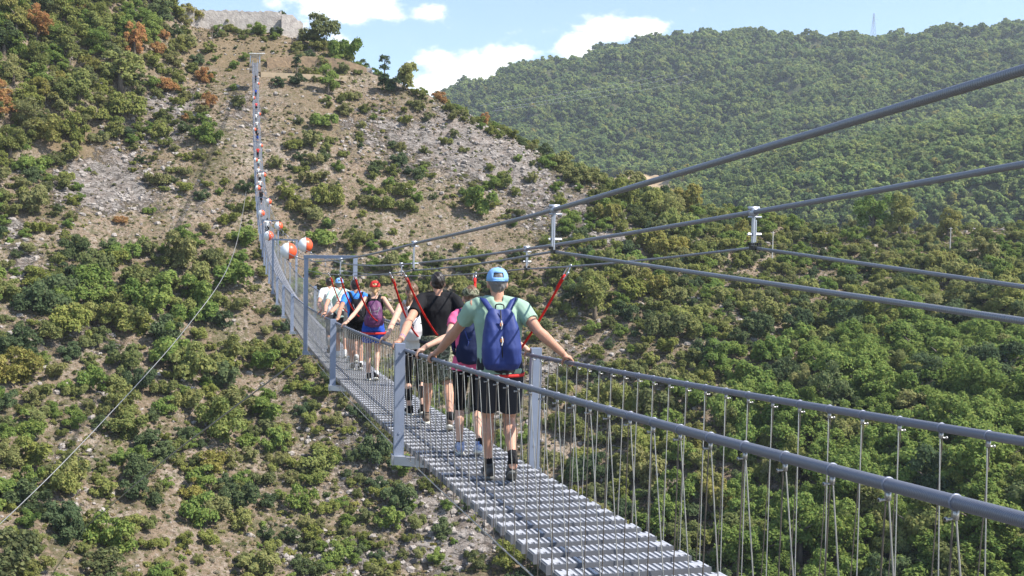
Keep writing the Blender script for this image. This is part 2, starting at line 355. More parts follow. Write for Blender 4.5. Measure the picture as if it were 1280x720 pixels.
def leaves_mesh(name, lobes, n, ls, seed, up=.35, flat=1.0):
    """many leaf sprays spread over and in a cluster of lobes: lobes = [(centre, radius)]"""
    g = np.random.default_rng(seed)
    w = np.array([r*r for c, r in lobes]); k = g.choice(len(lobes), n, p=w/w.sum())
    C = np.array([c for c, r in lobes], float)[k]; Rr = np.array([r for c, r in lobes])[k]
    d = g.normal(size=(n, 3)); d /= np.linalg.norm(d, axis=1)[:, None]
    d[:, 2] = np.where(d[:, 2] < -.35, -d[:, 2]*.8, d[:, 2])
    lump = .82+.34*np.sin(d[:, 0]*5+k)*np.sin(d[:, 1]*6+k*2)*np.sin(d[:, 2]*5+k*3)
    rad = Rr*lump*(1-.38*g.random(n)**2.2)
    p = C+d*rad[:, None]*np.array([1, 1, flat])
    nn = d+g.normal(size=(n, 3))*.75+np.array([0, 0, up])+np.array([.35, -.3, .35]); nn /= np.linalg.norm(nn, axis=1)[:, None]
    t = np.cross(nn, g.normal(size=(n, 3))); t /= np.linalg.norm(t, axis=1)[:, None]; b = np.cross(nn, t)
    s = ls*(.6+.9*g.random(n))[:, None]
    q = np.stack([p-t*s*.5, p+b*s*.34+nn*s*.12, p+t*s*.55, p-b*s*.36+nn*s*.1], 1).reshape(-1, 3)
    me = bpy.data.meshes.new(name); me.vertices.add(n*4); me.vertices.foreach_set('co', q.ravel())
    me.loops.add(n*4); me.loops.foreach_set('vertex_index', np.arange(n*4)); me.polygons.add(n)
    me.polygons.foreach_set('loop_start', np.arange(0, n*4, 4)); me.polygons.foreach_set('loop_total', np.full(n, 4)); me.update(calc_edges=True)
    a = me.attributes.new('leaf', 'FLOAT', 'FACE'); a.data.foreach_set('value', g.random(n).astype(np.float32)); return me
def lobes_round(seed, n, hh=.75, sp=.55):
    g = random.Random(seed); L = []
    for i in range(n*2):
        a = g.uniform(0, 6.28); r = sp*1.25*math.sqrt(g.random()); z = g.uniform(.1, hh*1.25)*(1.2-.55*r)
        L.append(((math.cos(a)*r, math.sin(a)*r, z), g.uniform(.17, .36)))
    L.append(((0, 0, hh*.55), .42)); return L
SHRUB = [leaves_mesh('shrub_leaves', lobes_round(s, 5+s % 4, .72+.07*(s % 5)), 3600, .095, s) for s in range(9)]
SMALL = [leaves_mesh('low_shrub_leaves', lobes_round(40+s, 4, .45), 420, .22, 40+s) for s in range(5)]
TREE = [leaves_mesh('tree_leaves', [((c[0], c[1], c[2]*1.15+.22), r*1.1) for c, r in lobes_round(60+s, 9+s % 3, 1.1, .6)], 5200, .088, 60+s) for s in range(6)]
WOODC = [leaves_mesh('wood_crown', [((c[0], c[1], c[2]*1.1+.5), r*1.1) for c, r in lobes_round(80+s, 6, .9, .5)], 560, .27, 80+s) for s in range(6)]
PINE = [leaves_mesh('pine_crown', [((0, 0, .35+.3*i), .62-.072*i) for i in range(8)], 1000, .2, 95+s, up=.1) for s in range(2)]
TUFT = [leaves_mesh('tuft_leaves', [((0, 0, .12), .6), ((.4, .2, .1), .4)], 90, .34, 120+s, up=.6, flat=.55) for s in range(4)]
def sparse(seed, h=2.0):
    L = []; g = random.Random(seed)
    for i in range(15): a = g.uniform(0, 6.28); r = g.uniform(.05, .62); L.append(((math.cos(a)*r, math.sin(a)*r, h*g.uniform(.34, 1)), g.uniform(.20, .36)))
    return leaves_mesh('airy_crown', L, 1500, .11, seed)
AIRY = [sparse(150), sparse(151), sparse(152)]
def trunk_mesh(h, seed, r=.1, nb=6):
    g = random.Random(seed); b = MB()
    top = Vector((g.uniform(-.1, .1), g.uniform(-.1, .1), h)); mid = Vector((g.uniform(-.06, .06), g.uniform(-.06, .06), h*.5))
    b.tube([(0, 0, -.25), mid*.4, mid, top], [r*1.3, r, r*.75, r*.25], 7)
    for i in range(nb):
        z = h*g.uniform(.35, .8); a = g.uniform(0, 6.28); l = g.uniform(.35, .6)
        b.tube([(0, 0, z), (math.cos(a)*l*.5, math.sin(a)*l*.5, z+l*.45), (math.cos(a)*l, math.sin(a)*l, z+l*.75)], [r*.45, r*.28, r*.08], 5)
    return b.mesh('trunk', True)
TRUNK = [trunk_mesh(1.25, 3), trunk_mesh(1.3, 4), trunk_mesh(1.9, 5, .07)]
def bare_mesh(seed):
    g = random.Random(seed); b = MB()
    def br(p, d, l, r, k):
        q = p+d*l; b.tube([p, p+d*l*.5+Vector((g.uniform(-1, 1), g.uniform(-1, 1), 0))*l*.06, q], [r, r*.8, r*.6], 5 if k else 6)
        if k > 4: return
        for i in range(3 if k < 3 else 2):
            e = (d+Vector((g.uniform(-1, 1), g.uniform(-1, 1), g.uniform(-.1, .5)))*.75).normalized(); br(q, e, l*g.uniform(.62, .8), r*.58, k+1)
    br(Vector((0, 0, -.1)), Vector((0, 0, 1)), .62, .07, 0); return b.mesh('bare_branches', True)
BARE = [bare_mesh(5), bare_mesh(8)]

for lib in (SHRUB, SMALL, TREE, AIRY): 
    for m_ in lib: m_.materials.append(LEAF['mix'])
for m_ in WOODC: m_.materials.append(LEAF['wood'])
for m_ in PINE: m_.materials.append(LEAF['pine'])
for m_ in TUFT: m_.materials.append(LEAF['tuft'])
for m_ in TRUNK+BARE: m_.materials.append(BARK)
def own_mat(o, m):
    o.material_slots[0].link = 'OBJECT'; o.material_slots[0].material = m
PLANTS = []      # (object, px, py, r_px, kind word, colour word, label or None)
def plant(kind, xyz, r, colour, label=None, sz=1.0):
    """kind: shrub, leafy_tree, airy_tree, bare_tree"""
    x, y, z = xyz; rz = random.uniform(0, 6.28); px, py, d = proj((x, y, z+r*.6))
    if kind == 'shrub':
        o = bpy.data.objects.new('shrub', random.choice(SHRUB)); COL.objects.link(o); o.location = (x, y, z-.12*r)
        if colour != 'mix': own_mat(o, LEAF[colour])
        cat = 'shrub'
    else:
        nm = {'leafy_tree': 'leafy_tree', 'airy_tree': 'young_tree', 'bare_tree': 'bare_tree'}[kind]
        o = empty(nm, (x, y, z)); cat = 'tree'
        if kind == 'bare_tree':
            c = link_mesh('crown', leaves_mesh('twigs', lobes_round(int(x*10) & 63, 6, 1.5), 260, .1, 7), LEAF['grey'], o) if False else None
            t = link_mesh('trunk', random.choice(BARE), BARK, o)
        else:
            c = link_mesh('crown', random.choice(TREE if kind == 'leafy_tree' else AIRY), None, o)
            if colour != 'mix': own_mat(c, LEAF[colour])
            t = link_mesh('trunk', TRUNK[2 if kind == 'airy_tree' else random.randrange(2)], BARK, o)
    o.rotation_euler = (0, 0, rz); q = random.uniform(.93, 1.07); o.scale = (r*q, r/q, r*sz)
    PLANTS.append([o, float(px), float(py), r*F_PX/d, kind, colour, label]); o['category'] = cat
    return o

TAKEN = {}
def free(x, y, r, k=.62, add=True):
    cx, cy = int(x//6), int(y//6)
    for i in range(cx-1, cx+2):
        for j in range(cy-1, cy+2):
            for (a, b_, c) in TAKEN.get((i, j), ()):
                if (a-x)**2+(b_-y)**2 < (k*(r+c))**2: return False
    if add: TAKEN.setdefault((cx, cy), []).append((x, y, r))
    return True
# plants one can pick out in the picture: (kind, px, row of the foot, width px, colour, height factor, words)
NAMED = [
 ('leafy_tree', 352, 19, 26, 'dark', 1.3, 'dark tree rising above the ruined stone wall, its crown against the sky'),
 ('airy_tree', 481, 92, 24, 'dark', 1.0, 'taller of the two thin trees standing against the cloud on the crest'),
 ('airy_tree', 493, 93, 18, 'green', .85, 'shorter of the two thin trees standing against the cloud on the crest'),
 ('airy_tree', 371, 97, 22, 'dark', 1.0, 'small tree with a visible trunk in front of the ochre terrace beside the bridge end'),
 ('leafy_tree', 411, 122, 30, 'green', 1.2, 'bright green tree growing up through the edge of the ochre terrace'),
 ('shrub', 400, 62, 54, 'mix', 1.2, 'big green bush filling the crest above the right half of the ochre terrace'),
 ('shrub', 435, 78, 46, 'green', 1.3, 'green bush on the crest at the right end of the ochre terrace'),
 ('shrub', 395, 66, 30, 'olive', 1.0, 'grey olive bush at the foot of the crest bushes above the terrace'),
 ('shrub', 506, 118, 44, 'olive', 1.2, 'rounded bush at the top of the rocky spur, under the white cloud'),
 ('shrub', 488, 120, 36, 'dark', 1.0, 'dark bush behind the rounded bush at the top of the rocky spur'),
 ('shrub', 348, 110, 26, 'dark', .8, 'dark oval bush just right of the far bridge end'),
 ('shrub', 370, 108, 30, 'dark', .8, 'dark low bush under the small tree by the ochre terrace'),
 ('shrub', 405, 166, 42, 'green', 1.0, 'isolated bright green bush on the bare slope right of the far bridge'),
 ('shrub', 369, 192, 34, 'mix', .9, 'isolated round bush below the bright green one, near the far bridge'),
 ('shrub', 258, 184, 46, 'green', .95, 'solitary green bush on the rocks left of the far bridge'),
 ('shrub', 208, 122, 34, 'orange', 1.0, 'rust orange bush on the grey rocks at the upper left'),
 ('shrub', 198, 74, 24, 'orange', 1.2, 'round orange bush standing alone beside the dark bush below the wall'),
 ('shrub', 204, 52, 20, 'orange', 1.0, 'small orange bush nearest to the left end of the stone wall'),
 ('leafy_tree', 168, 76, 30, 'orange', 1.4, 'tall pink orange tree at the edge of the upper left wood'),
 ('shrub', 225, 68, 32, 'olive', 1.0, 'olive bush on the grass under the left end of the stone wall'),
 ('leafy_tree', 150, 124, 60, 'mix', .8, 'large dark green tree standing out at the lower edge of the upper left wood'),
 ('shrub', 254, 104, 26, 'orange', 1.2, 'upper bush of the rust orange pair left of the far bridge end'),
 ('shrub', 262, 138, 24, 'orange', 1.3, 'lower bush of the rust orange pair left of the far bridge end'),
 ('shrub', 112, 96, 34, 'yellow', 1.0, 'yellow orange bush inside the upper left wood'),
 ('shrub', 78, 116, 34, 'yellow', 1.0, 'yellowing bush low in the upper left wood'),
 ('shrub', 100, 20, 20, 'orange', 1.0, 'orange tinged crown near the top edge of the upper left wood'),
 ('shrub', 38, 78, 24, 'yellow', 1.0, 'orange yellow crown near the left edge of the upper left wood'),
 ('shrub', 232, 152, 14, 'orange', 1.0, 'tiny orange bush on the upper edge of the solitary green bush'),
 ('bare_tree', 266, 58, 24, 'grey', 1.0, 'leafless tree standing on the dry grass below the stone wall'),
 ('bare_tree', 248, 54, 16, 'grey', .9, 'smaller leafless tree left of the other bare one below the stone wall'),
 ('shrub', 288, 34, 22, 'olive', 1.0, 'pale thin bush growing against the face of the stone wall'),
 ('shrub', 322, 46, 28, 'green', 1.0, 'green bush at the foot of the stone wall right of its middle'),
 ('shrub', 345, 46, 22, 'dark', .9, 'dark bush at the foot of the ruined tower of the stone wall'),
 ('shrub', 138, 146, 16, 'olive', 1.0, 'small olive bush alone on the bare ground below the large dark tree'),
 ('shrub', 150, 282, 20, 'orange', .9, 'small ochre orange bush alone on the stony slope at the left'),
 ('shrub', 187, 270, 18, 'green', 1.1, 'small round green bush right of the ochre orange one'),
 ('shrub', 603, 278, 50, 'green', 1.25, 'tall rounded green tree-like bush in the middle of the rocky spur'),
 ('shrub', 511, 272, 38, 'mix', 1.2, 'green bush left of the tall rounded one on the rocky spur'),
 ('shrub', 410, 268, 46, 'mix', 1.3, 'green bush right of the marker balls, above the next two'),
 ('shrub', 375, 276, 36, 'yellow', 1.1, 'olive orange bush just right of the marker balls'),
 ('shrub', 400, 312, 52, 'green', 1.0, 'broad green bush just above the near steel portal'),
 ('shrub', 444, 318, 40, 'mix', 1.2, 'green bush behind the right end of the near steel portal'),
 ('shrub', 42, 368, 42, 'mix', 1.0, 'green bush at the left edge beside the large clump'),
 ('shrub', 112, 368, 52, 'green', 1.1, 'left bush of the large clump in the lower left slope'),
 ('shrub', 170, 370, 60, 'mix', 1.0, 'right bush of the large clump in the lower left slope'),
 ('shrub', 290, 372, 72, 'green', .95, 'large bush crossed by the thin guy cable left of the bridge'),
 ('shrub', 264, 342, 40, 'mix', 1.0, 'bush behind the upper end of the one crossed by the guy cable'),
 ('shrub', 735, 238, 46, 'mix', 1.0, 'green bush on the right flank of the spur beside the ploughed field'),
 ('shrub', 705, 216, 40, 'olive', 1.1, 'yellowish bush on the right skyline of the rocky spur'),
 ('shrub', 607, 152, 18, 'orange', 1.4, 'pointed rust brown bush on the crest of the spur against the forest'),
 ('shrub', 550, 128, 26, 'orange', .9, 'orange bush on the crest right of the rounded one'),
 ('leafy_tree', 745, 404, 52, 'mix', 1.1, 'dark green tree right of the carabiner on the right lifeline'),
 ('leafy_tree', 720, 386, 34, 'dark', 1.0, 'dark tree left of and behind the one by the carabiner'),
 ('shrub', 700, 238, 20, 'green', 1.0, 'green tuft of leaves on the spur under the yellowish skyline bush'),
 ('leafy_tree', 893, 474, 50, 'green', .9, 'bright green tree below the crossing of the cables, right of centre'),
 ('leafy_tree', 1096, 296, 46, 'green', 1.1, 'tall green tree in front of the pines, left of the ochre one'),
 ('leafy_tree', 1128, 300, 40, 'olive', 1.2, 'olive tree in front of the pines beside the tall green one'),
 ('leafy_tree', 1188, 300, 34, 'yellow', 1.0, 'ochre yellow tree in front of the pines at the right'),
]
for kind, px, py, w, colr, hf, lab in NAMED:
    p = on_ground(px, py)
    if p is None: p = on_ground(px, py+6)
    if p is None:
        q = rayd(px, py); q = q*(KH*378/q[1]); p = (q[0], q[1], height(q[0], q[1]))
    dd = math.hypot(p[0], p[1]); r = w*.5*dd/F_PX
    if kind in ('bare_tree',): r *= 1.1
    p = (p[0], p[1]+r*.3, height(p[0], p[1]+r*.3))
    plant(kind, p, r*1.04, colr, lab, hf); free(p[0], p[1], r*.9, 0)
DENS = np.array([
 [1, 1, .9, .3, .3, .5, .3, .2, .2, .3, .3, .3, .3, .3, .3, .3],
 [1, .9, .35, .25, .25, .3, .25, .3, .4, .3, .3, .3, .3, .3, .3, .3],
 [.85, .22, .2, .25, .35, .35, .3, .25, .4, .3, .3, .3, .3, .3, .3, .3],
 [.45, .2, .22, .28, .42, .42, .33, .28, .28, .65, .8, .65, .34, .2, .24, .28],
 [.45, .6, .65, .6, .4, .42, .4, .4, .33, .5, .62, .4, .42, .6, .66, .66],
 [.5, .56, .5, .55, .5, .4, .4, .4, .3, .3, .6, .5, .7, .95, 1, 1],
 [.5, .45, .56, .62, .38, .36, .4, .4, .42, .6, .75, .65, .9, .95, 1, 1],
 [.46, .36, .44, .52, .3, .34, .34, .3, .4, .6, .8, .75, .8, .9, .95, 1],
 [.58, .5, .42, .3, .33, .3, .28, .3, .5, .75, .75, .8, .85, .9, .95, .95]])
def dens(px, py):
    u = np.clip(px/80-.5, 0, 14.999); v = np.clip(py/80-.5, 0, 7.999); i = u.astype(int); j = v.astype(int); fu = u-i; fv = v-j
    d = (DENS[j, i]*(1-fu)+DENS[j, i+1]*fu)*(1-fv)+(DENS[j+1, i]*(1-fu)+DENS[j+1, i+1]*fu)*fv
    return d
vis = (RS[None, :] > 94) & (RS[None, :] < 316)
DD = dens(GPX, GPY)*np.where(GPY > 720, 1, 1)
patch = fbm(GX, GY, 16, 201, 3)          # scrub grows in patches
area = RS[None, :]*np.gradient(RS)[None, :]*np.gradient(AZ)[:, None]
Wt = np.where(vis, area*np.clip(DD*1.15+patch*1.1*(1-DD), .0, 1.3)**1.5, 0)
Wt *= np.where((RS[None, :] > 94) & (GPX > -120) & (GPX < 1420), 1, .25)
# keep the bridge end, terrace and wall free
Wt *= (1-np.exp(-(((GX-9)/9)**2+((GY-247)/6)**2)**2))
Wt *= 1-.9*((gauss(GPX, GPY, 300, 38, 100, 34) > .5) & (RS[None, :] > 253))
Wt *= 1-.85*(np.clip(gauss(GPX, GPY, 360, 84, 50, 12), 0, 1) > .5)
flat = (Wt/Wt.sum()).ravel()
def draw(n):
    k = RNG.choice(flat.size, n, p=flat); i = k//nR; j = k % nR
    u = RNG.random(n)-.5; v = RNG.random(n)-.5
    az = AZ[i]+u*np.gradient(AZ)[i]; r = RS[j]+v*np.gradient(RS)[j]
    return np.sin(az)*r, np.cos(az)*r, i, j
cand = []
for (n, lo, hi, pw, kk) in ((6000, 2.2, 4.5, 1.3, .43), (9000, 1.1, 2.3, 1.2, .47), (14000, .45, 1.2, 1.2, .55)):
    X, Y, I, J = draw(n)
    for x, y, i, j in zip(X, Y, I, J):
        dn = DD[i, j]
        if lo > 2 and dn < .36 and random.random() < .8: continue
        r = lo+(hi-lo)*random.random()**pw
        if lo > 2 and dn < .5: r *= .75
        if free(x, y, r, kk if dn < .85 else kk*.88):
            z = height(x, y); px, py, d = proj((x, y, z+r*.5))
            cand.append((r*F_PX/d*(1.0 if -30 < px < 1310 and -40 < py < 770 else .1), x, y, z, r, px, py, dn))
cand.sort(key=lambda c: -c[0])
rest = []; n_sh = sum(p[4] == 'shrub' for p in PLANTS); n_tr = 0
for c in cand:
    s, x, y, z, r, px, py, dn = c
    forest = (px < 212 and py < 190-px*.62) or (dn > .78 and r > 1.9)
    q = random.random()
    ul = px < 240 and py < 200
    colr = 'mix'
    if ul: colr = 'orange' if q < .10 else 'yellow' if q < .2 else 'dark' if q < .38 else 'mix'
    elif px > 900 and py > 420: colr = 'green' if q < .7 else 'dark' if q < .8 else 'mix'
    elif 640 < px and 240 < py < 360: colr = 'yellow' if q < .22 else 'olive' if q < .45 else 'mix' if q < .85 else 'green'
    elif py > 400 or px < 350: colr = 'dark' if q < .16 else 'green' if q < .36 else 'olive' if q < .44 else 'yellow' if q < .47 else 'mix'
    else: colr = 'olive' if q < .2 else 'dark' if q < .32 else 'mix'
    if forest and n_tr < 275: plant('leafy_tree', (x, y, z-.12*r), r*1.05, colr, None, random.uniform(.8, 1.1)); n_tr += 1
    elif not forest and n_sh < 290 and r > .8: plant('shrub', (x, y, z), r*1.05, colr, None, random.uniform(.85, 1.35)); n_sh += 1
    else: rest.append((x, y, z, r, forest, colr))
print('plants', len(PLANTS), 'rest', len(rest))

def scatter(name, protos, pts, scl, idx, kind='stuff'):
    """one object whose geometry nodes set PROTOS on PTS (for what nobody could count)"""
    lib = bpy.data.collections.new(name+'_kinds')
    for i, (m_, mt_) in enumerate(protos):
        o = bpy.data.objects.new('%s_%02d' % (name, i), m_); lib.objects.link(o)
        if mt_: own_mat(o, mt_)
    me = bpy.data.meshes.new(name); me.from_pydata([tuple(p) for p in pts], [], [])
    for nm, ty, arr in (('sc', 'FLOAT', scl), ('ix', 'INT', idx), ('rz', 'FLOAT', RNG.random(len(pts))*6.28)):
        a = me.attributes.new(nm, ty, 'POINT'); a.data.foreach_set('value', np.array(arr, np.int32 if ty == 'INT' else np.float32))
    o = bpy.data.objects.new(name, me); COL.objects.link(o); o['kind'] = kind
    g = bpy.data.node_groups.new(name, 'GeometryNodeTree')
    g.interface.new_socket('Geometry', in_out='INPUT', socket_type='NodeSocketGeometry'); g.interface.new_socket('Geometry', in_out='OUTPUT', socket_type='NodeSocketGeometry')
    gi = g.nodes.new('NodeGroupInput'); go = g.nodes.new('NodeGroupOutput'); ip = g.nodes.new('GeometryNodeInstanceOnPoints'); ci = g.nodes.new('GeometryNodeCollectionInfo')
    ci.inputs['Collection'].default_value = lib; ci.inputs['Separate Children'].default_value = True; ci.inputs['Reset Children'].default_value = True
    def na(n, ty):
        a = g.nodes.new('GeometryNodeInputNamedAttribute'); a.data_type = ty; a.inputs['Name'].default_value = n; return a.outputs[0]
    cx = g.nodes.new('ShaderNodeCombineXYZ'); L = g.links.new
    L(na('rz', 'FLOAT'), cx.inputs['Z']); L(gi.outputs[0], ip.inputs['Points']); L(ci.outputs[0], ip.inputs['Instance']); ip.inputs['Pick Instance'].default_value = True
    L(na('ix', 'INT'), ip.inputs['Instance Index']); L(cx.outputs[0], ip.inputs['Rotation']); L(na('sc', 'FLOAT'), ip.inputs['Scale']); L(ip.outputs[0], go.inputs[0])
    md = o.modifiers.new('scatter', 'NODES'); md.node_group = g; return o
# smaller scrub behind the individual plants
pr = [(m_, None) for m_ in SMALL]+[(m_, LEAF[c]) for m_, c in zip(SMALL, ('green', 'olive', 'dark', 'yellow', 'mix'))]
prb = [(SHRUB[0], None), (SHRUB[3], LEAF['green']), (SHRUB[5], LEAF['dark']), (SHRUB[7], None), (TREE[1], None), (TREE[2], LEAF['green']), (TREE[4], None)]
P_ = []; S_ = []; I_ = []
for x, y, z, r, fo, colr in rest:
    P_.append((x, y, z-.1*r-(.3*r if fo else 0))); S_.append(r*random.uniform(.9, 1.1))
    if fo: I_.append(10+(5 if colr == 'green' else random.choice((4, 5, 6))))
    elif r > 1.1: I_.append(10+random.choice((0, 1, 2, 3, 0, 3)))
    else: I_.append(random.choice((0, 1, 2, 3, 4, 5, 6, 6, 7, 8, 9)))
o = scatter('scrub', pr+prb, P_, S_, I_); tag(o, 'mass of small green and olive scrub dotted over the stony hillside', 'scrub')
# loose blocks and scree on the rocky parts
def rock_mesh(seed):
    g = np.random.default_rng(seed); b = MB(); b.ell((0, 0, 0), (1, .75, .6), nu=7, nv=5); v = np.array(b.v); v *= (.7+.6*g.random((len(v), 1))); v += g.normal(size=v.shape)*.06; b.v = [tuple(q) for q in v]; return b.mesh('rock')
M_ROCK = mat('limestone', (.40, .355, .315), .95, var=(.8, 1, (.24, .21, .185)), bump=(3, .5, .1)); ROCKS = [rock_mesh(i) for i in range(5)]
for m_ in ROCKS: m_.materials.append(M_ROCK)
Wr = np.where(vis & (GPY < 800) & (GPX > -80) & (GPX < 1360), area*(.10+np.clip(rockmask, 0, 1)**1.3), 0)*(1-ledge); flat = (Wr/Wr.sum()).ravel(); X, Y, I, J = draw(16000)
P_ = [(x, y, height(x, y)) for x, y in zip(X, Y)]
o = scatter('loose_rocks', [(m_, None) for m_ in ROCKS], P_, .10+.62*RNG.random(len(P_))**4, RNG.integers(0, 5, len(P_))); tag(o, 'pale limestone rubble and blocks strewn over the slope', 'rocks')
# thin tufts everywhere on the open slope
Wt2 = np.where(vis & (GPY < 800) & (GPX > -80) & (GPX < 1360), area*(1-.55*np.clip(rockmask, 0, 1))*(1-.6*grs)*np.clip(1.+patch*1.6, .1, 2), 0); Wt2 *= (1-ledge)
flat = (Wt2/Wt2.sum()).ravel(); X, Y, I, J = draw(56000)
P_ = [(x, y, height(x, y)) for x, y in zip(X, Y)]
o = scatter('dry_tufts', [(m_, None) for m_ in TUFT]+[(SMALL[0], LEAF['olive']), (SMALL[2], LEAF['mix']), (SMALL[1], LEAF['grey']), (SMALL[3], LEAF['tuft'])], P_, (.22+.62*RNG.random(len(P_))**2)*.78, RNG.choice(8, len(P_), p=[.15, .15, .15, .15, .10, .12, .08, .10])); tag(o, 'dry grass tufts and dwarf scrub on the stony ground', 'tufts')
# the far woods
W3 = np.where((RS[None, :] > 314) & (RS[None, :] < 1560) & (GPX > -60) & (GPX < 1500) & ((GPX > 480) | (RS[None, :] > 10000)), area, 0)
gapm = np.clip(1-fieldm*1.6, 0, 1)*np.clip(1-dry*1.5, 0, 1); W3 = W3*gapm; W3 *= np.where(RS[None, :] < 900, 1.15, .8)
flat = (W3/W3.sum()).ravel(); X, Y, I, J = draw(60000)
P_ = []; S_ = []; I_ = []; occ = set()
for x, y, i, j in zip(X, Y, I, J):
    r_ = math.hypot(x, y); g_ = 3.2 if r_ < 500 else 3.9 if r_ < 900 else 5.8; k = (int(x//g_), int(y//g_), g_)
    if k in occ: continue
    occ.add(k); s = (2.2+1.6*random.random()) if r_ < 500 else (2.9+2.1*random.random()) if r_ < 900 else (3.6+2.8*random.random())
    if random.random() < .06: s *= .6
    pine = (316 < r_ < 600) and fbm(np.array([x]), np.array([y]), 60, 8)[0] > -.35
    P_.append((x, y, height(x, y)-s*.35)); S_.append(s*(.9 if pine else 1)); I_.append((6+random.randrange(2)) if pine else random.randrange(6) if random.random() > .008 else 8)
o = scatter('forest', [(m_, None) for m_ in WOODC]+[(m_, None) for m_ in PINE]+[(WOODC[2], LEAF['yellow'])], P_, S_, I_); tag(o, 'dense green woodland covering the hills behind the rocky spur', 'forest')
print('forest', len(P_))
# ------------------------------------------------------------------ the footbridge
TL = 1.657; HALF = .506; TC = TL+HALF; S_END = 240.
DC = [-1.443623006907707, -0.08697672955398172, 0.0012619734519234147, -6.310911433254082e-06, 4.094939049697002e-08, -7.884189134887976e-11]
def deck(s): return sum(c*s**k for k, c in enumerate(DC))
def slope(s): return (deck(s+.05)-deck(s-.05))/.1
def bx(s): return TC+1.72*(max(s, 0)/240.)**1.5
def bp(t, s, h=0.): return Vector((bx(s)+t, s, deck(s)+h))
def Hm(s): return float(np.interp(s, [0, 10, 26, 42, 60, 200, 240], [2.03, 2.08, 2.12, 2.3, 2.5, 2.5, 1.9]))

def Hs(sg, s): return Hm(s)-(.085*float(np.interp(s, [20, 40], [1, 0])) if sg > 0 else .033*float(np.interp(s, [6, 10], [1, 0])))

def steel(name, col, rough=.45, metal=.55, twist=None):
    m = mat(name, col, rough, metal, var=(9, .5, tuple(c*.82 for c in col)))
    if twist:
        nt = m.node_tree; b = nt.nodes['Principled BSDF']; t = NN(nt, 'ShaderNodeTexCoord')
        w = NN(nt, 'ShaderNodeTexWave', wave_type='BANDS', bands_direction='Y'); w.inputs['Scale'].default_value = twist; w.inputs['Distortion'].default_value = 0
        v = NN(nt, 'ShaderNodeMapping'); v.inputs['Rotation'].default_value = (R(0), R(0), R(35)); nt.links.new(t.outputs['Object'], v.inputs[0]); nt.links.new(v.outputs[0], w.inputs[0])
        u = NN(nt, 'ShaderNodeBump'); u.inputs['Strength'].default_value = .35; u.inputs['Distance'].default_value = .002
        nt.links.new(w.outputs[0], u.inputs['Height']); nt.links.new(u.outputs[0], b.inputs['Normal'])
        x = NN(nt, 'ShaderNodeMix', data_type='RGBA'); nt.links.new(w.outputs[0], x.inputs[0]); x.inputs[6].default_value = (*[c*.8 for c in col], 1); x.inputs[7].default_value = (*col, 1)
        nt.links.new(x.outputs[2], b.inputs['Base Color'])
    return m
M_POST = steel('painted_steel', (.27, .31, .40), .5, .35)
M_GALV = steel('galvanised_steel', (.50, .52, .57), .42, .6)
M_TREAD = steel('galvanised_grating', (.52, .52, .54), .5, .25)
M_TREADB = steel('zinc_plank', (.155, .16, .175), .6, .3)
M_WIRED = steel('brown_wire', (.17, .145, .12), .5, .5)  # outer wire of each hanger pair, darker and browner than the inner
M_RAIL = steel('handrail_rope', (.20, .21, .25), .45, .4, twist=60)
M_RAILB = steel('rail_band', (.22, .235, .29), .45, .45)
M_CABLE = steel('cable_strand', (.25, .26, .285), .45, .45, twist=48)
M_WIRE = steel('stainless_wire', (.50, .48, .45), .38, .7)
M_BLACK = mat('black_rubber', (.015, .015, .016), .5)

BR = empty('suspension_footbridge', (TC, 0, 0)); OFF = Matrix.Translation((-TC, 0, 0))
tag(BR, 'long narrow steel footbridge with wire sides sagging from the foreground to the far hill', 'bridge')
def bpart(name, mb, m, smooth=False, parent=None):
    mb.v = [(x-TC, y, z) for x, y, z in mb.v]; return mb.build(name, m, parent or BR, smooth)
def srange(a, b, near=.5):
    s = a; L = []
    while s < b: L.append(s); s += near if s < 12 else 1.0 if s < 40 else 2.5
    return L+[b]
for sg in (-1, 1):
    b = MB(); b.tube([bp(sg*HALF, s, 1.0) for s in srange(-1.5, S_END)], .0178, 14); bpart('handrail', b, M_RAIL, True)
    b = MB(); b.tube([bp(sg*(HALF-.075), s, Hs(sg, s)) for s in srange(-1.5, S_END)], .0135, 12); bpart('main_cable', b, M_CABLE, True)
    b = MB(); b.tube([bp(sg*.5, s, -.085) for s in srange(-1.5, S_END, .7)], .006, 6); bpart('lower_cable', b, M_WIRE, True)
    b = MB(); b.tube([bp(sg*.36, s, -.075) for s in srange(-1.5, S_END, .7)], .014, 8); bpart('deck_cable', b, M_CABLE, True)
ROD = {-1: [5.65, 10.47, 18.3]+[25.9+6.8*k for k in range(1, 32)], 1: [4.93, 9.32, 17.0]+[25.9+6.8*k for k in range(1, 32)]}
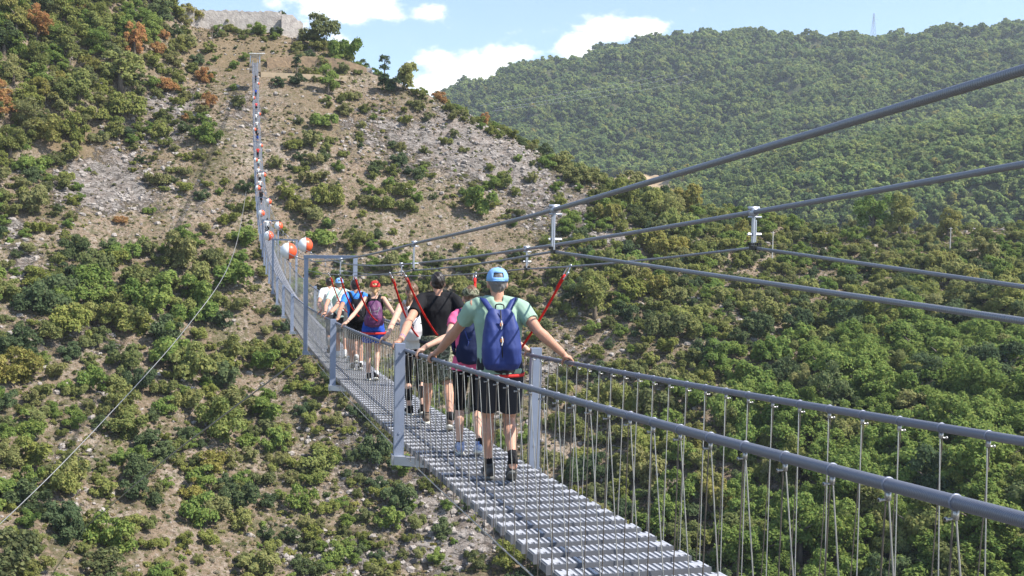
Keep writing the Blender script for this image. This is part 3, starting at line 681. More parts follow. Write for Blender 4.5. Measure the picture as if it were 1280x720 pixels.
for sg in (-1, 1):
    t = sg*(HALF-.075); first = ROD[sg][0]
    tgt = (1280, 400, 2.01) if sg < 0 else (1280, 358, 3.0)
    d = rayd(tgt[0], tgt[1]); zn = d[2]*tgt[2]/d[1]; z1 = deck(first)+Hm(first)-.27
    near_pt = lambda s: Vector((bx(s)+t, s, z1+(zn-z1)*(first-s)/(first-tgt[2])))
    pts = [near_pt(s) for s in (-1.5, 0, 1.5, 3, 4.2)]+[bp(t, first, Hm(first)-.27)]
    st = ROD[sg]
    for a, c in zip(st[:-1], st[1:]):
        for k in (1, 2, 3, 4):
            u = k/4; s = a+(c-a)*u; z = (deck(a)+Hm(a))*(1-u)+(deck(c)+Hm(c))*u-.27-.028*4*u*(1-u)*(c-a)/7.7
            pts.append(Vector((bx(s)+t, s, z)))
    b = MB(); b.tube(pts, .0072, 8); LIFE = bpart('lifeline', b, M_CABLE, True)
    if sg < 0: LIFE_L = pts
    else: LIFE_R = pts
    # near part is heavier: it runs down to the anchorage
    b = MB(); b.tube([p+Vector((0, 0, 0)) for p in pts[:6]], .0088, 10); bpart('anchor_line', b, M_CABLE, True)
    for s in st[:26]:
        P = bp(t, s, Hs(sg, s)); q = bp(t, s, Hm(s)-.27); b = MB()
        b.box((P+q)/2+Vector((0, 0, -.005)), (.004, 0, 0), (0, .0125, 0), (0, 0, (P.z-q.z)/2-.01))
        b.box((P+q)/2+Vector((.010*sg, 0, -.005)), (.003, 0, 0), (0, .0125, 0), (0, 0, (P.z-q.z)/2-.035)); b.tube([q+Vector((-.03, 0, .07)), q+Vector((.045, 0, .07))], .008, 6)
        rod = bpart('hanger_bar', b, M_GALV)
        b = MB(); b.tube([P+Vector((0, -.02, 0)), P+Vector((0, .02, 0))], .0215, 12); b.tube([P+Vector((-.03, 0, -.025)), P+Vector((.045, 0, -.025))], .006, 6)
        b.tube([P+Vector((-.03, 0, .02)), P+Vector((.03, 0, .02))], .011, 6)
        bpart('clamp', b, M_GALV, True, rod)
        b = MB(); b.box(q+Vector((0, -.02, 0)), (.015, 0, 0), (0, .032, 0), (0, 0, .011))
        for k in (-1, 0, 1): b.tube([q+Vector((-.02, -.02+k*.026, .012)), q+Vector((-.02, -.02+k*.026, .027))], .006, 6); b.tube([q+Vector((.02, -.02+k*.026, .012)), q+Vector((.02, -.02+k*.026, .027))], .006, 6)
        bpart('rope_grip', b, M_BLACK, False, rod)

# treads: one perforated folded plank every 265 mm
PITCHB = .2647
def tread_mb(b, M, ribs=23, detail=True):
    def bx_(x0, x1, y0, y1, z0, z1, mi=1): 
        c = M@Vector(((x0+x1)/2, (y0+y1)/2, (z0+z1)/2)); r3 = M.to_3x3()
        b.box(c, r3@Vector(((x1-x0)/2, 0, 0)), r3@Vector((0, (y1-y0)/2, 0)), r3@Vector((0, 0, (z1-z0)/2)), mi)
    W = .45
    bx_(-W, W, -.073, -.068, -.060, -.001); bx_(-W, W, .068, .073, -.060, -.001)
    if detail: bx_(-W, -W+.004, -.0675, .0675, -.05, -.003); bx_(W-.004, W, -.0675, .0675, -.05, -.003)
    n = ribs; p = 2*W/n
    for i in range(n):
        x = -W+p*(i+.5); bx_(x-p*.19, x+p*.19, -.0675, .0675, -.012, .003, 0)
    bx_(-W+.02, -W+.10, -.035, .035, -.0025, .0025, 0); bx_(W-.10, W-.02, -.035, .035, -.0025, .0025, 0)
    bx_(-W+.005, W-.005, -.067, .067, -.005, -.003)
tb = MB(); tread_mb(tb, Matrix.Identity(4)); TM = tb.mesh('tread')
n_tr_ = 0; rest_t = MB(); s = 8.183-PITCHB*36+.13
while s < S_END-.2:
    M = Matrix.Translation(bp(0, s))@Matrix.Rotation(math.atan(slope(s)), 4, 'X')
    if s > 1.6 and n_tr_ < 100:
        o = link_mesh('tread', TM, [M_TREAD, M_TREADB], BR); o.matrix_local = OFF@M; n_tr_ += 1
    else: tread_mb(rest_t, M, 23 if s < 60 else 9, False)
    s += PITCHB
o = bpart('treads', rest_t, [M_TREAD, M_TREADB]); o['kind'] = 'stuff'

# wire hangers between handrail and deck, a pair to every tread
hang_n = []; rest_h = MB()
def hanger(b, s, sg, lod=0):
    r = bp(sg*HALF, s, 1.0); n = 6 if lod == 0 else 3 if lod == 1 else 3
    sl = slope(s); ax = Vector((0, 1, sl)).normalized()
    w = .0027
    if lod == 0:
        b.ring(r, ax, .0182, .0036, 14, 6, 1); b.box(r+Vector((0, 0, -.030)), (.005, 0, 0), (0, .008, 0), (0, 0, .012))
        b.tube([r+Vector((sg*-.004, 0, -.04)), r+Vector((sg*.028, 0, -.04))], .0038, 6)
        b.tube([r+Vector((sg*.022, 0, -.04)), r+Vector((sg*.028, 0, -.04))], .0062, 6)
    j = .012*math.sin(s*17.3+sg)
    b.tube([r+Vector((-.004*sg, 0, -.045)), bp(sg*.452, s-.10+j, -.03)], w, n, caps=False)
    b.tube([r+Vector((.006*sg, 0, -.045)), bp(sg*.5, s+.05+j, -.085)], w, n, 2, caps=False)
s0L, s0R = 8.183, 9.036
for sg, s0 in ((-1, s0L), (1, s0R)):
    k0 = int((s0+1.3)/PITCHB)
    for k in range(-k0, int((S_END-s0)/PITCHB)):
        s = s0+k*PITCHB
        x, y, d = proj(bp(sg*HALF, s, .6))
        if s > .8 and d > 0 and x < 1330 and sum(h == sg for h in hang_n) < 50:
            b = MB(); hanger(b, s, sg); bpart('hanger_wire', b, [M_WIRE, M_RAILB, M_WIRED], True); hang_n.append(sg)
        else: hanger(rest_h, s, sg, 0 if s < 40 else 1)
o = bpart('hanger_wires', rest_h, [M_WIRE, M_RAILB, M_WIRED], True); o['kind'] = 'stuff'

# posts, cross beams and the taller portals
k = 0; s = 10.5
while s < S_END-3:
    portal = (k % 4 == 2); top = (Hm(s)+.09 if portal else 1.07)
    z0 = -.16; sk = 1.12 if k < 2 else .7; sR = s-sk          # the right post stands a little nearer: the beams run askew
    b = MB(); A_ = bp(-.62, s, -.125); B2 = bp(.62, sR, -.125); hx = (B2-A_)/2; b.box((A_+B2)/2, hx, (0, .045, 0), (0, 0, .045)); b.box(A_, (.006, 0, 0), (0, .055, 0), (0, 0, .052)); b.box(B2, (.006, 0, 0), (0, .055, 0), (0, 0, .052))
    b.tube([bp(-.545, s-.06, -.12), bp(-.545, s+.06, -.12)], .012, 6); b.tube([bp(.545, sR-.06, -.12), bp(.545, sR+.06, -.12)], .012, 6)
    bpart('cross_beam', b, M_GALV if not portal else M_POST)
    for sg in (-1, 1):
        b = MB(); sp = s if sg < 0 else sR
        h = (top+.075)/2; c = bp(sg*.558, sp, h-.078)
        b.box(c+Vector((0, -.034, 0)), (.050, 0, 0), (0, .004, 0), (0, 0, h)); b.box(c+Vector((-.046, .004, 0)), (.004, 0, 0), (0, .033, 0), (0, 0, h)); b.box(c+Vector((.046, .004, 0)), (.004, 0, 0), (0, .033, 0), (0, 0, h))
        b.box(c+Vector((0, .004, h-.004)), (.0415, 0, 0), (0, .033, 0), (0, 0, .003))
        for zz in (.15, .98):
            if h*2 > zz: b.tube([bp(sg*.558, sp-.045, zz), bp(sg*.558, sp-.036, zz)], .012, 6)
        b.tube([bp(sg*.5, sp, 1.0), bp(sg*.558, sp, 1.0)], .012, 6)
        bpart('post', b, M_POST)
    if portal:
        b = MB(); A_ = bp(-.62, s, top+.02); B2 = bp(.62, sR, top+.02); b.box((A_+B2)/2, (B2-A_)/2, (0, .04, 0), (0, 0, .04)); bpart('portal_beam', b, M_POST)
    s += 7.7 if k < 2 else 6.8; k += 1
# fine mesh of guy lines under the deck (wind bracing)
b = MB()
for sg in (-1, 1):
    pass
# bridge head on the far hill
E_ = bp(0, S_END); EX = E_.x; EZ = E_.z
for sg in (-1, 1):
    b = MB(); b.box((EX+sg*1.0, S_END+.4, EZ+.45), (.11, 0, 0), (0, .13, 0), (0, 0, 1.5)); bpart('end_pylon', b, M_GALV)
M_CONC = mat('pale_concrete', (.55, .52, .47), .85, var=(1.2, .7, (.46, .43, .38)))
M_WHITE = mat('white_paint', (.8, .8, .78), .5)
b = MB(); b.add([(EX-1.3, S_END-.8, EZ+1.85), (EX+2.1, S_END-.7, EZ+2.0), (EX+.8, S_END+2.2, EZ+1.35), (EX-1.0, S_END+2.2, EZ+1.35), (EX-1.3, S_END-.8, EZ+1.74), (EX+2.1, S_END-.7, EZ+1.89), (EX+.8, S_END+2.2, EZ+1.25), (EX-1.0, S_END+2.2, EZ+1.25)],
               [(0, 1, 2, 3), (7, 6, 5, 4), (0, 4, 5, 1), (1, 5, 6, 2), (2, 6, 7, 3), (3, 7, 4, 0)])
bpart('entrance_canopy', b, M_WHITE)
b = MB(); b.abox(EX-1.2, EX+1.2, S_END+.05, S_END+2.6, EZ-2.0, EZ-.1); bpart('end_abutment', b, mat('earthy_concrete', (.30, .25, .20), .9))
b = MB(); b.abox(TC-1.3, TC+1.3, -5, -1.45, -3.2, deck(-1.5)-.03); b.abox(TC-.75, TC-.35, -2.1, -1.5, -1.6, .62); b.abox(TC+.35, TC+.75, -2.1, -1.5, -1.6, .62); bpart('start_abutment', b, M_CONC)

# marker balls on the main cables
M_BW = mat('ball_white', (.78, .78, .76), .35, var=(5, .4, (.68, .68, .66))); M_BR = mat('ball_red', (.72, .10, .03), .38, var=(5, .4, (.62, .10, .035))); 
def ball_mesh():
    b = MB(); nu, nv = 32, 18; vs = []; b.ell((0, 0, 0), (.3, .3, .3), nu=nu, nv=nv)
    for i, f in enumerate(b.f):
        c = sum(b.v[j][0] for j in f)/len(f); b.m[i] = 1 if c > 0 else 0
    b.ring((0, 0, 0), (1, 0, 0), .301, .006, 32, 5, 2); b.tube([(0, 0, .29), (0, 0, .345)], .02, 8, 2); b.tube([(0, 0, -.29), (0, 0, -.33)], .03, 8, 3)
    return b.mesh('marker_ball', True)
BALL = ball_mesh(); 
ords = ['largest and nearest marker ball, on the left cable before the tall post', 'second largest marker ball, above the left end of the near portal beam',
 'third marker ball from the camera, on the left cable', 'fourth marker ball from the camera, on the right cable above the third', 'fifth marker ball from the camera, on the left cable',
 'sixth marker ball from the camera, on the right cable in front of a bush', 'seventh marker ball from the camera, on the left cable', 'eighth marker ball from the camera, on the right cable over stony ground',
 'ninth marker ball from the camera, a dot on the left cable', 'tenth marker ball from the camera, a dot on the right cable', 'eleventh marker ball from the camera, a dot on the left cable',
 'twelfth marker ball from the camera, a dot on the right cable', 'thirteenth marker ball from the camera, second to last dot', 'farthest marker ball, the tiny dot nearest the far bridge end']
for i in range(14):
    s = [38.5, 43, 67, 75, 94, 106, 120, 133, 147, 160, 174, 187, 200, 213][i]; sg = -1 if i % 2 == 0 else 1
    o = bpy.data.objects.new('marker_ball', BALL); COL.objects.link(o)
    if not len(BALL.materials):
        for m_ in (M_BW, M_BR, M_WIRE, M_BLACK): BALL.materials.append(m_)
    want = [313.8, 306.4, 294.7, 282.5, 266.7, 252, 235, 218.5, 200, 182, 163, 145, 127, 109][i]
    p = bp(sg*(HALF-.075), s, Hm(s)+.02); x_, y_, d_ = proj(p); p.z += float(np.clip((y_-want)*d_/F_PX, -.3, .6))
    o.location = p; o.rotation_euler = (0, 0, R(random.uniform(-9, 9)))
    tag(o, ords[i], 'marker ball', 'red and white marker balls on the bridge cables')

# guy cables going down to the slope
def at_r(px, py, y):
    d = rayd(px, py); return Vector(d*(y/d[1]))
def catm(P, n=14):
    out = []
    for i in range(len(P)-1):
        p0, p1, p2, p3 = P[max(i-1, 0)], P[i], P[i+1], P[min(i+2, len(P)-1)]
        for k in range(n):
            t = k/n; out.append(.5*((2*p1)+(p2-p0)*t+(2*p0-5*p1+4*p2-p3)*t*t+(3*p1-p0-3*p2+p3)*t**3))
    return out+[P[-1]]
b = MB(); g0 = on_ground(308, 236) or (0, 0, 0)
b.tube(catm([at_r(-260, 880, 70), at_r(0, 655, 96), at_r(130, 525, 112), at_r(235, 407, 132), at_r(290, 322, 150), Vector(g0)-Vector((0, 0, .2))]), .045, 6)
tag(b.build('guy_cable', M_WIRE, None, True), 'long thin pale guy cable running diagonally down across the left slope', 'cable')
b = MB(); g0 = on_ground(100, 665); p0 = bp(-.6, 25.9, -.17)
L_ = [p0, at_r(340, 474, 36), at_r(268, 528, 60), at_r(195, 584, 84), Vector(g0)]
b.tube(catm(L_), [.012+.03*min(1, i/30) for i in range(57)], 6)
tag(b.build('guy_wire', M_CABLE, None, True), 'dark thin stay wire from the foot of the tall near post down into the bushes', 'cable')

# ------------------------------------------------------------------ far hill: terrace, wall, pylons
M_OCH = mat('ochre_earth', (.37, .255, .15), .95, var=(.7, 1, (.27, .19, .12)), bump=(1.5, .6, .3))
def strip(pxs, rows0, rows1, ys, name, m, parent, thick=1.0, jitter=0.):
    ys = [y*KH for y in ys]; thick *= KH
    b = MB(); n = len(pxs); g = random.Random(3)
    for i in range(n-1):
        q = []
        for k in (i, i+1):
            a = at_r(pxs[k], rows0[k], ys[k]); c = at_r(pxs[k], rows1[k], ys[k]); q += [a, c]
        v = [q[0], q[2], q[3], q[1]]; w = [p+Vector((0, thick, 0)) for p in v]
        b.add(v+w, [(0, 1, 2, 3), (7, 6, 5, 4), (0, 4, 5, 1), (3, 2, 6, 7), (1, 5, 6, 2), (0, 3, 7, 4)])
    return b.build(name, m, parent)
TE = empty('viewing_terrace', tuple(at_r(370, 95, 338*KH))); ti = Matrix.Translation(-TE.location)
def under(root, o): o.parent = root; o.matrix_parent_inverse = Matrix.Identity(4); o.location = o.location-root.location
tag(TE, 'ochre earth terrace with pale retaining wall and fence beside the far bridge end', 'terrace')
n = 14; xs = list(np.linspace(326, 434, n))
o = strip(xs, [97+.02*(x-326)*2 for x in xs], [90+.02*(x-326)*2.2 for x in xs], [338-(x-326)*.01 for x in xs], 'retaining_wall', mat('sandy_wall', (.58, .44, .28), .9, var=(.8, .8, (.45, .35, .23))), None, .5); under(TE, o)
o = strip(xs, [96+.02*(x-326)*2 for x in xs], [90.6+.02*(x-326)*2.2 for x in xs], [338.6]*n, 'earth_floor', M_OCH, None, 8.); under(TE, o)
xs2 = list(np.linspace(334, 458, 16)); o = strip(xs2, [98]*16, [71+1.2*math.sin(x*.08)+(max(0, x-420)*.38) for x in xs2], [346+.25*math.sin(x*.07) for x in xs2], 'cut_bank', M_OCH, None, 5.); under(TE, o)
b = MB()
for x in np.linspace(330, 372, 14): a = at_r(x, 91, 338.3*KH); b.tube([a-Vector((0, 0, .2)), a+Vector((0, 0, 1.15))], .045, 5)
b.tube([at_r(330, 91, 338.3*KH)+Vector((0, 0, 1.1)), at_r(372, 91, 338.3*KH)+Vector((0, 0, 1.1))], .04, 5); b.tube([at_r(330, 91, 338.3*KH)+Vector((0, 0, .6)), at_r(372, 91, 338.3*KH)+Vector((0, 0, .6))], .03, 5)
o = b.build('fence', mat('weathered_wood', (.2, .15, .1), .9), None); under(TE, o)

M_STONE = mat('old_masonry', (.50, .45, .40), .95, var=(.9, 1, (.34, .30, .27)), bump=(2.5, .8, .2))
CW = empty('stone_wall', tuple(at_r(300, 40, 372*KH))); tag(CW, 'long ruined grey stone wall on the hilltop with a corner tower', 'wall')
g = random.Random(11)
xs = list(np.linspace(243, 352, 34)); topr = [11.5+.03*(x-243)+g.choice((-1., 0, 0, .7, 1.2)) for x in xs]
yy = 371
o = strip(xs, [60]*len(xs), topr, [yy+.02*(x-243) for x in xs], 'curtain_wall', M_STONE, None, 1.2); under(CW, o)
o = strip([227.5, 235, 243], [50]*3, [9.5, 9, 9.6], [yy-2]*3, 'corner_tower', M_STONE, None, 4.5); under(CW, o)
xs = list(np.linspace(352, 379, 9)); o = strip(xs, [62]*9, [18, 17.6, 18, 18.4, 18.2, 21.5, 25.5, 26, 29.5], [yy-1.5+i*.3 for i in range(9)], 'ruined_tower', M_STONE, None, 3.); under(CW, o)
o = strip([448, 456, 464, 465], [98]*4, [86, 85.5, 84.5, 85], [350]*4, 'low_ruin', M_STONE, None, 1.); tag(o, 'small low stone ruin on the crest just left of the two thin trees', 'ruin'); o.name = 'stone_ruin'

def pylon(px, row0, row1, y):
    a = at_r(px, row0, y); h = (row0-row1)*y/F_PX; b = MB(); w = h*.085
    T = lambda u: w*(1-u)**1.2+h*.008
    def cp(i, u): sx, sy = ((-1, -1), (1, -1), (1, 1), (-1, 1))[i]; return a+Vector((sx*T(u), sy*T(u), h*u-2*(u == 0)))
    us = [0, .2, .38, .54, .68, .8, .9, 1]
    for i in range(4):
        b.tube([cp(i, u) for u in us], .22, 4)
        for k in range(len(us)-1): b.tube([cp(i, us[k]), cp((i+1) % 4, us[k+1])], .13, 3); b.tube([cp((i+1) % 4, us[k]), cp(i, us[k+1])], .13, 3)
    for u, l in ((.66, .13), (.80, .16), (.92, .1)):
        c = a+Vector((0, 0, h*u)); b.tube([c-Vector((l*h, 0, 0)), c+Vector((0, 0, h*.02)), c+Vector((l*h, 0, 0))], [.12, .3, .12], 4)
    return b.build('transmission_tower', M_GALV)
tag(pylon(1091, 56, 12, 1480), 'grey lattice power pylon standing on the forested skyline at the right', 'pylon')
def polemk(px, row0, row1, lab):
    p = on_ground(px, row0, 140, 700) or tuple(at_r(px, row0, 300)); p = Vector(p); d = proj(p)[2]; h = (row0-row1)*d/F_PX; b = MB()
    b.tube([p-Vector((0, 0, 1)), p+Vector((0, 0, h))], [.16, .10], 7); b.tube([p+Vector((-.5, 0, h*.95)), p+Vector((.5, 0, h*.95))], .05, 5)
    tag(b.build('utility_pole', M_CONC), lab, 'pole', 'pale utility poles on the right hillside')
polemk(965, 330, 289, 'left one of the two pale utility poles, below the upper right cable clamp'); polemk(1187, 320, 284, 'right one of the two pale utility poles, on the brown clearing')
PL = empty('power_line', tuple(at_r(800, 100, 1000))); tag(PL, 'three thin pale overhead wires crossing in front of the far forest', 'power line')
for (a, c, e) in (((1040, 50, 1420), (840, 98, 1150), (618, 136, 900)), ((1050, 56, 1420), (850, 104, 1150), (615, 139, 900)), ((985, 60, 1420), (800, 100, 1150), (600, 132, 900))):
    b = MB(); b.tube([p-PL.location for p in catm([at_r(*a), at_r(*c), at_r(*e)], 10)], .06, 4); b.build('conductor', M_GALV, PL)

# ------------------------------------------------------------------ haze
if HAZE:
    b = MB(); b.abox(-2200, 2600, -12, 2400, -100, 420); hz = b.mesh('haze')
    m = bpy.data.materials.new('thin_air'); m.use_nodes = True; nt = m.node_tree; nt.nodes.clear()
    v = NN(nt, 'ShaderNodeVolumePrincipled'); v.inputs['Color'].default_value = (.80, .88, 1, 1); v.inputs['Density'].default_value = HAZE; v.inputs['Anisotropy'].default_value = .2
    o = NN(nt, 'ShaderNodeOutputMaterial'); nt.links.new(v.outputs[0], o.inputs['Volume'])
    hz = link_mesh('haze', hz, m); hz['kind'] = 'stuff'
# ------------------------------------------------------------------ people
DG = None
def remesh(name, mb, voxel, smooth, mats, parent=None, it=3, sf=.5, disp=None):
    """one continuous surface grown over the collected limbs"""
    me = mb.mesh(name+'_raw'); o = bpy.data.objects.new(name+'_raw', me); COL.objects.link(o)
    m = o.modifiers.new('r', 'REMESH'); m.mode = 'VOXEL'; m.voxel_size = voxel; m.use_smooth_shade = True
    if it: s = o.modifiers.new('s', 'SMOOTH'); s.factor = sf; s.iterations = it
    dg = bpy.context.evaluated_depsgraph_get(); dg.update(); ev = o.evaluated_get(dg); nm = bpy.data.meshes.new_from_object(ev); nm.name = name
    bpy.data.objects.remove(o); bpy.data.meshes.remove(me)
    if disp:   # folds of cloth: (scale, depth)
        co = np.empty(len(nm.vertices)*3, np.float32); nm.vertices.foreach_get('co', co); co = co.reshape(-1, 3)
        no = np.empty(len(nm.vertices)*3, np.float32); nm.vertices.foreach_get('normal', no); no = no.reshape(-1, 3)
        u = (co[:, 0]*1.0+co[:, 1]*.6)/disp[0]; v = (co[:, 2]*.55+co[:, 0]*.5)/disp[0]
        d = vnoise(u.astype(float)+50, v.astype(float)+50, 5)+.5*vnoise(u*2.1+9, v*2.1+9, 6)
        co += no*(d*disp[1])[:, None]; nm.vertices.foreach_set('co', co.ravel())
    nm.materials.clear()
    for m_ in (mats if isinstance(mats, (list, tuple)) else [mats]): nm.materials.append(m_)
    nm.polygons.foreach_set('use_smooth', [True]*len(nm.polygons)); nm.update()
    ob = bpy.data.objects.new(name, nm); COL.objects.link(ob)
    if parent is not None: ob.parent = parent
    return ob
def skin(c, n='skin'):
    m = mat(n, c, .55, 0, .35, var=(14, .5, (c[0]*.85, c[1]*.75, c[2]*.72))); b = m.node_tree.nodes['Principled BSDF']
    b.inputs['Subsurface Weight'].default_value = .12; b.inputs['Subsurface Radius'].default_value = (.02, .008, .004); b.inputs['Subsurface Scale'].default_value = .5; return m
SK_A = skin((.50, .275, .185), 'tanned_skin'); SK_B = skin((.58, .36, .26), 'fair_skin'); SK_C = skin((.40, .215, .14), 'brown_skin')
def cloth(n, c, c2=None, sc=6): return mat(n, c, .85, 0, .2, var=(sc, .6, c2 or tuple(x*.8 for x in c)), bump=(60, .25, .002))
def camo(n):
    m = cloth(n, (.11, .115, .07)); nt = m.node_tree; b = nt.nodes['Principled BSDF']; t = NN(nt, 'ShaderNodeTexCoord'); v = NN(nt, 'ShaderNodeTexNoise'); v.inputs['Scale'].default_value = 22; v.inputs['Detail'].default_value = 1
    nt.links.new(t.outputs['Object'], v.inputs[0]); r = NN(nt, 'ShaderNodeValToRGB'); r.color_ramp.interpolation = 'CONSTANT'; e = r.color_ramp.elements
    e[0].position = 0; e[0].color = (.06, .065, .04, 1); e[1].position = .44; e[1].color = (.15, .165, .095, 1); x = e.new(.52); x.color = (.27, .26, .18, 1); x = e.new(.6); x.color = (.10, .09, .06, 1)
    nt.links.new(v.outputs[0], r.inputs[0]); nt.links.new(r.outputs[0], b.inputs['Base Color']); return m
M_CAMO = camo('camouflage_cloth')
def ik(a, c, l1, l2, pole):
    a, c, pole = Vector(a), Vector(c), Vector(pole); d = c-a; L = d.length
    if L > (l1+l2)*.995: k = L/((l1+l2)*.995); l1 *= k; l2 *= k
    x = (l1*l1-l2*l2+L*L)/(2*L); h = math.sqrt(max(l1*l1-x*x, 0)); u = d.normalized(); p = (pole-u*pole.dot(u)).normalized()
    return a+u*x+p*h
class Person:
    def __init__(P, label, s, t, H=1.74, heading=0., lean=.05, lean_side=0., feet=None, hands=None, group=None, bulk=1., voxel=.0075, fem=False, head_turn=0., head_tilt=0., skinm=None):
        P.o = empty('person', tuple(bp(t, s)), heading); P.o.rotation_euler = (0, 0, heading); tag(P.o, label, 'person', group)
        P.inv = Matrix.Translation(P.o.location)@Matrix.Rotation(heading, 4, 'Z'); P.inv.invert()
        P.k = k = H/1.75; P.v = voxel; P.s = s; P.t = t; P.fem = fem; P.bulk = bulk; P.skin = skinm or SK_A
        L = lambda w: P.inv@w
        P.L = L
        sw = (.175 if not fem else .155)*k*(.5+.5*bulk)
        P.hip = Vector((0, 0, .93*k)); up = Vector((lean_side, lean, 1)).normalized()
        P.up = up; P.ch = P.hip+up*.40*k; P.sh = P.hip+up*.512*k; P.neck = P.hip+up*.58*k; P.head = P.neck+Vector((lean_side*.02, .035, .108))*k+Vector((0, 0, 0))
        P.S = {-1: P.sh+Vector((-sw, 0, -.01)), 1: P.sh+Vector((sw, 0, -.01))}
        feet = feet or {-1: (0, 0, 0, 0), 1: (0, 0, 0, 0)}; P.feet = {}
        for sg in (-1, 1):
            fx, fs, fz, toe = feet[sg]     # offset across, along, lift of the heel, splay
            w = bp(t+fx+sg*.0, s+fs, .0); q = L(w); P.feet[sg] = (q+Vector((0, 0, .005)), fz, toe)
        P.legs = {}
        for sg in (-1, 1):
            f, fz, toe = P.feet[sg]; hj = P.hip+Vector((sg*.088*k, 0, -.03*k)); ank = f+Vector((0, -.03, .085*k+fz)); kn = ik(hj, ank, .435*k, .42*k, (0, 1, .0))
            P.legs[sg] = (hj, kn, ank)
        P.arms = {}; P.hands = {}
        for sg in (-1, 1):
            hs = (hands or {}).get(sg)
            if hs is None: P.arms[sg] = (P.S[sg], P.S[sg]+Vector((sg*.06, -.04, -.29*k)), P.S[sg]+Vector((sg*.05, .05, -.53*k))); P.hands[sg] = None; continue
            rail = L(bp(sg*HALF, hs, 1.0)); d = (L(bp(sg*HALF, hs+.05, 1.0))-rail).normalized()
            wr = rail+Vector((-sg*.045, 0, .062))-d*.02+(P.S[sg]-rail).normalized()*.035
            el = ik(P.S[sg], wr, .29*k, .262*k, (sg*.35, -.55, -.5)); P.arms[sg] = (P.S[sg], el, wr); P.hands[sg] = (rail, d)
    def torso_pts(P, g=0.):
        k = P.k; f = P.fem; b = P.bulk
        z = [(-.05, .125, .10), (.0, .158 if not f else .165, .115), (.09, .150 if not f else .140, .108), (.17, .148 if not f else .125, .10), (.27, .158 if not f else .135, .108), (.38, .172 if not f else .145, .115), (.46, .165 if not f else .135, .10), (.51, .125, .082), (.545, .07, .062)]
        return [P.hip+P.up*a*k for a, _, _ in z], [((r*b)*k+g, q*b*k+g) for _, r, q in z]
    def body(P):
        k = P.k; b = MB()
        p, r = P.torso_pts(-.004); b.tube(p, r, 20)
        b.tube([P.neck-P.up*.07*k, P.neck+Vector((0, .008, .02)), P.head+Vector((0, -.005, -.02))], [(.062*k, .06*k), .053*k, .05*k], 14)
        h = P.head; b.ell(h+Vector((0, 0, .01)), (.074*k, .094*k, .108*k), nu=20, nv=14); b.ell(h+Vector((0, .035, -.055))*k, (.055*k, .055*k, .055*k)); b.ell(h+Vector((0, .10, -.012))*k, (.011*k, .018*k, .022*k), nu=10, nv=8)
        for sg in (-1, 1):
            b.ell(h+Vector((sg*.077, -.012, -.012))*k, (.011*k, .018*k, .032*k), nu=10, nv=8)
            hj, kn, an = P.legs[sg]; f = 1.0 if not P.fem else .93
            m1 = hj.lerp(kn, .5); calf = kn.lerp(an, .32)+Vector((0, -.018*k, 0))
            b.tube([hj+Vector((0, 0, .05)), hj, m1, kn+Vector((0, 0, .02)), kn, kn.lerp(an, .14), calf, kn.lerp(an, .62)+Vector((0, -.006, 0)), an.lerp(kn, .08), an-Vector((0, 0, .04))], [.085*k, .088*k*f, .075*k*f, .056*k*f, .052*k*f, .05*k*f, .058*k*f, .043*k*f, .034*k*f, .034*k], 16)
            fo = P.feet[sg][0]; lift = P.feet[sg][1]; b.tube([an+Vector((0, -.03, -.035)), an+Vector((0, .05, -.05)), fo+Vector((0, .14, .035))], [.035*k, .038*k, .028*k], 10)
            S, e, w = P.arms[sg]; a = .92 if P.fem else 1.05*P.bulk
            b.tube([S+Vector((-sg*.05, 0, .0)), S, S.lerp(e, .35), S.lerp(e, .85), e, e.lerp(w, .25), e.lerp(w, .65), w.lerp(e, .06), w+(w-e).normalized()*.012], [.05*k*a, .054*k*a, .047*k*a, .038*k*a, .037*k*a, .041*k*a, .032*k*a, (.029*k*a), .027*k*a], 14)
            P.hand(b, sg)
        o = remesh('body', b, P.v, True, P.skin, P.o, 2 if P.v < .009 else 1); return o
    def hand(P, b, sg):
        k = P.k*.98; S, e, w = P.arms[sg]
        if P.hands[sg] is None:
            d = (w-e).normalized(); b.ell(w+d*.05, (.022, .035, .05), d.to_track_quat('Z', 'Y').to_matrix())
            for i in range(4): q = w+d*.085+Vector((0, (i-1.5)*.018, 0)); b.tube([q-d*.02, q+d*.03, q+d*.06+Vector((-sg*.012, 0, 0))], [.0085, .008, .0065], 8)
            b.tube([w+d*.03+Vector((0, .03, 0)), w+d*.06+Vector((-sg*.01, .05, 0)), w+d*.085+Vector((-sg*.01, .052, 0))], [.011, .010, .008], 8); return
        rail, d = P.hands[sg]; o = Vector((sg, 0, 0)); u = Vector((0, 0, 1)); o = (o-d*o.dot(d)).normalized(); u = d.cross(o)*(1 if d.cross(o).z > 0 else -1)
        pc = rail+u*.045-o*.012
        b.tube([w, pc-o*.018, pc+o*.014], [(.026, .030), (.034, .019), (.040, .016)], 12) if False else None
        Mx = Matrix((d, o, u)).transposed()
        b.ell(pc-o*.004, (.043*k, .043*k, .0185*k), Mx, 16, 10); b.tube([w-(w-e).normalized()*.01, w.lerp(pc, .6), pc], [.0265*k, .026*k, .02*k], 10)
        for i, ln in enumerate((.93, 1.0, .97, .82)):      # index .. little
            q = (1.5-i)*.0205*k; c = rail+d*q
            R_ = .0335
            ang = [75, 48, 15, -20, -52*ln, -78*ln]
            pts = [c+o*math.cos(R(a))*R_+u*math.sin(R(a))*R_*1.03 for a in ang]; b.tube([pc+d*q*.8+o*.012]+pts, [.0105*k, .0105*k, .0102*k, .0098*k, .0092*k, .0085*k, .0075*k], 9)
        th = [(-.012, .030, .030), (-.034, .018, .043), (-.039, -.006, .050), (-.031, -.026, .054)]
        b.tube([rail+o*x+u*z+d*y*k for x, z, y in th], [.0135*k, .0125*k, .0105*k, .0085*k], 9)
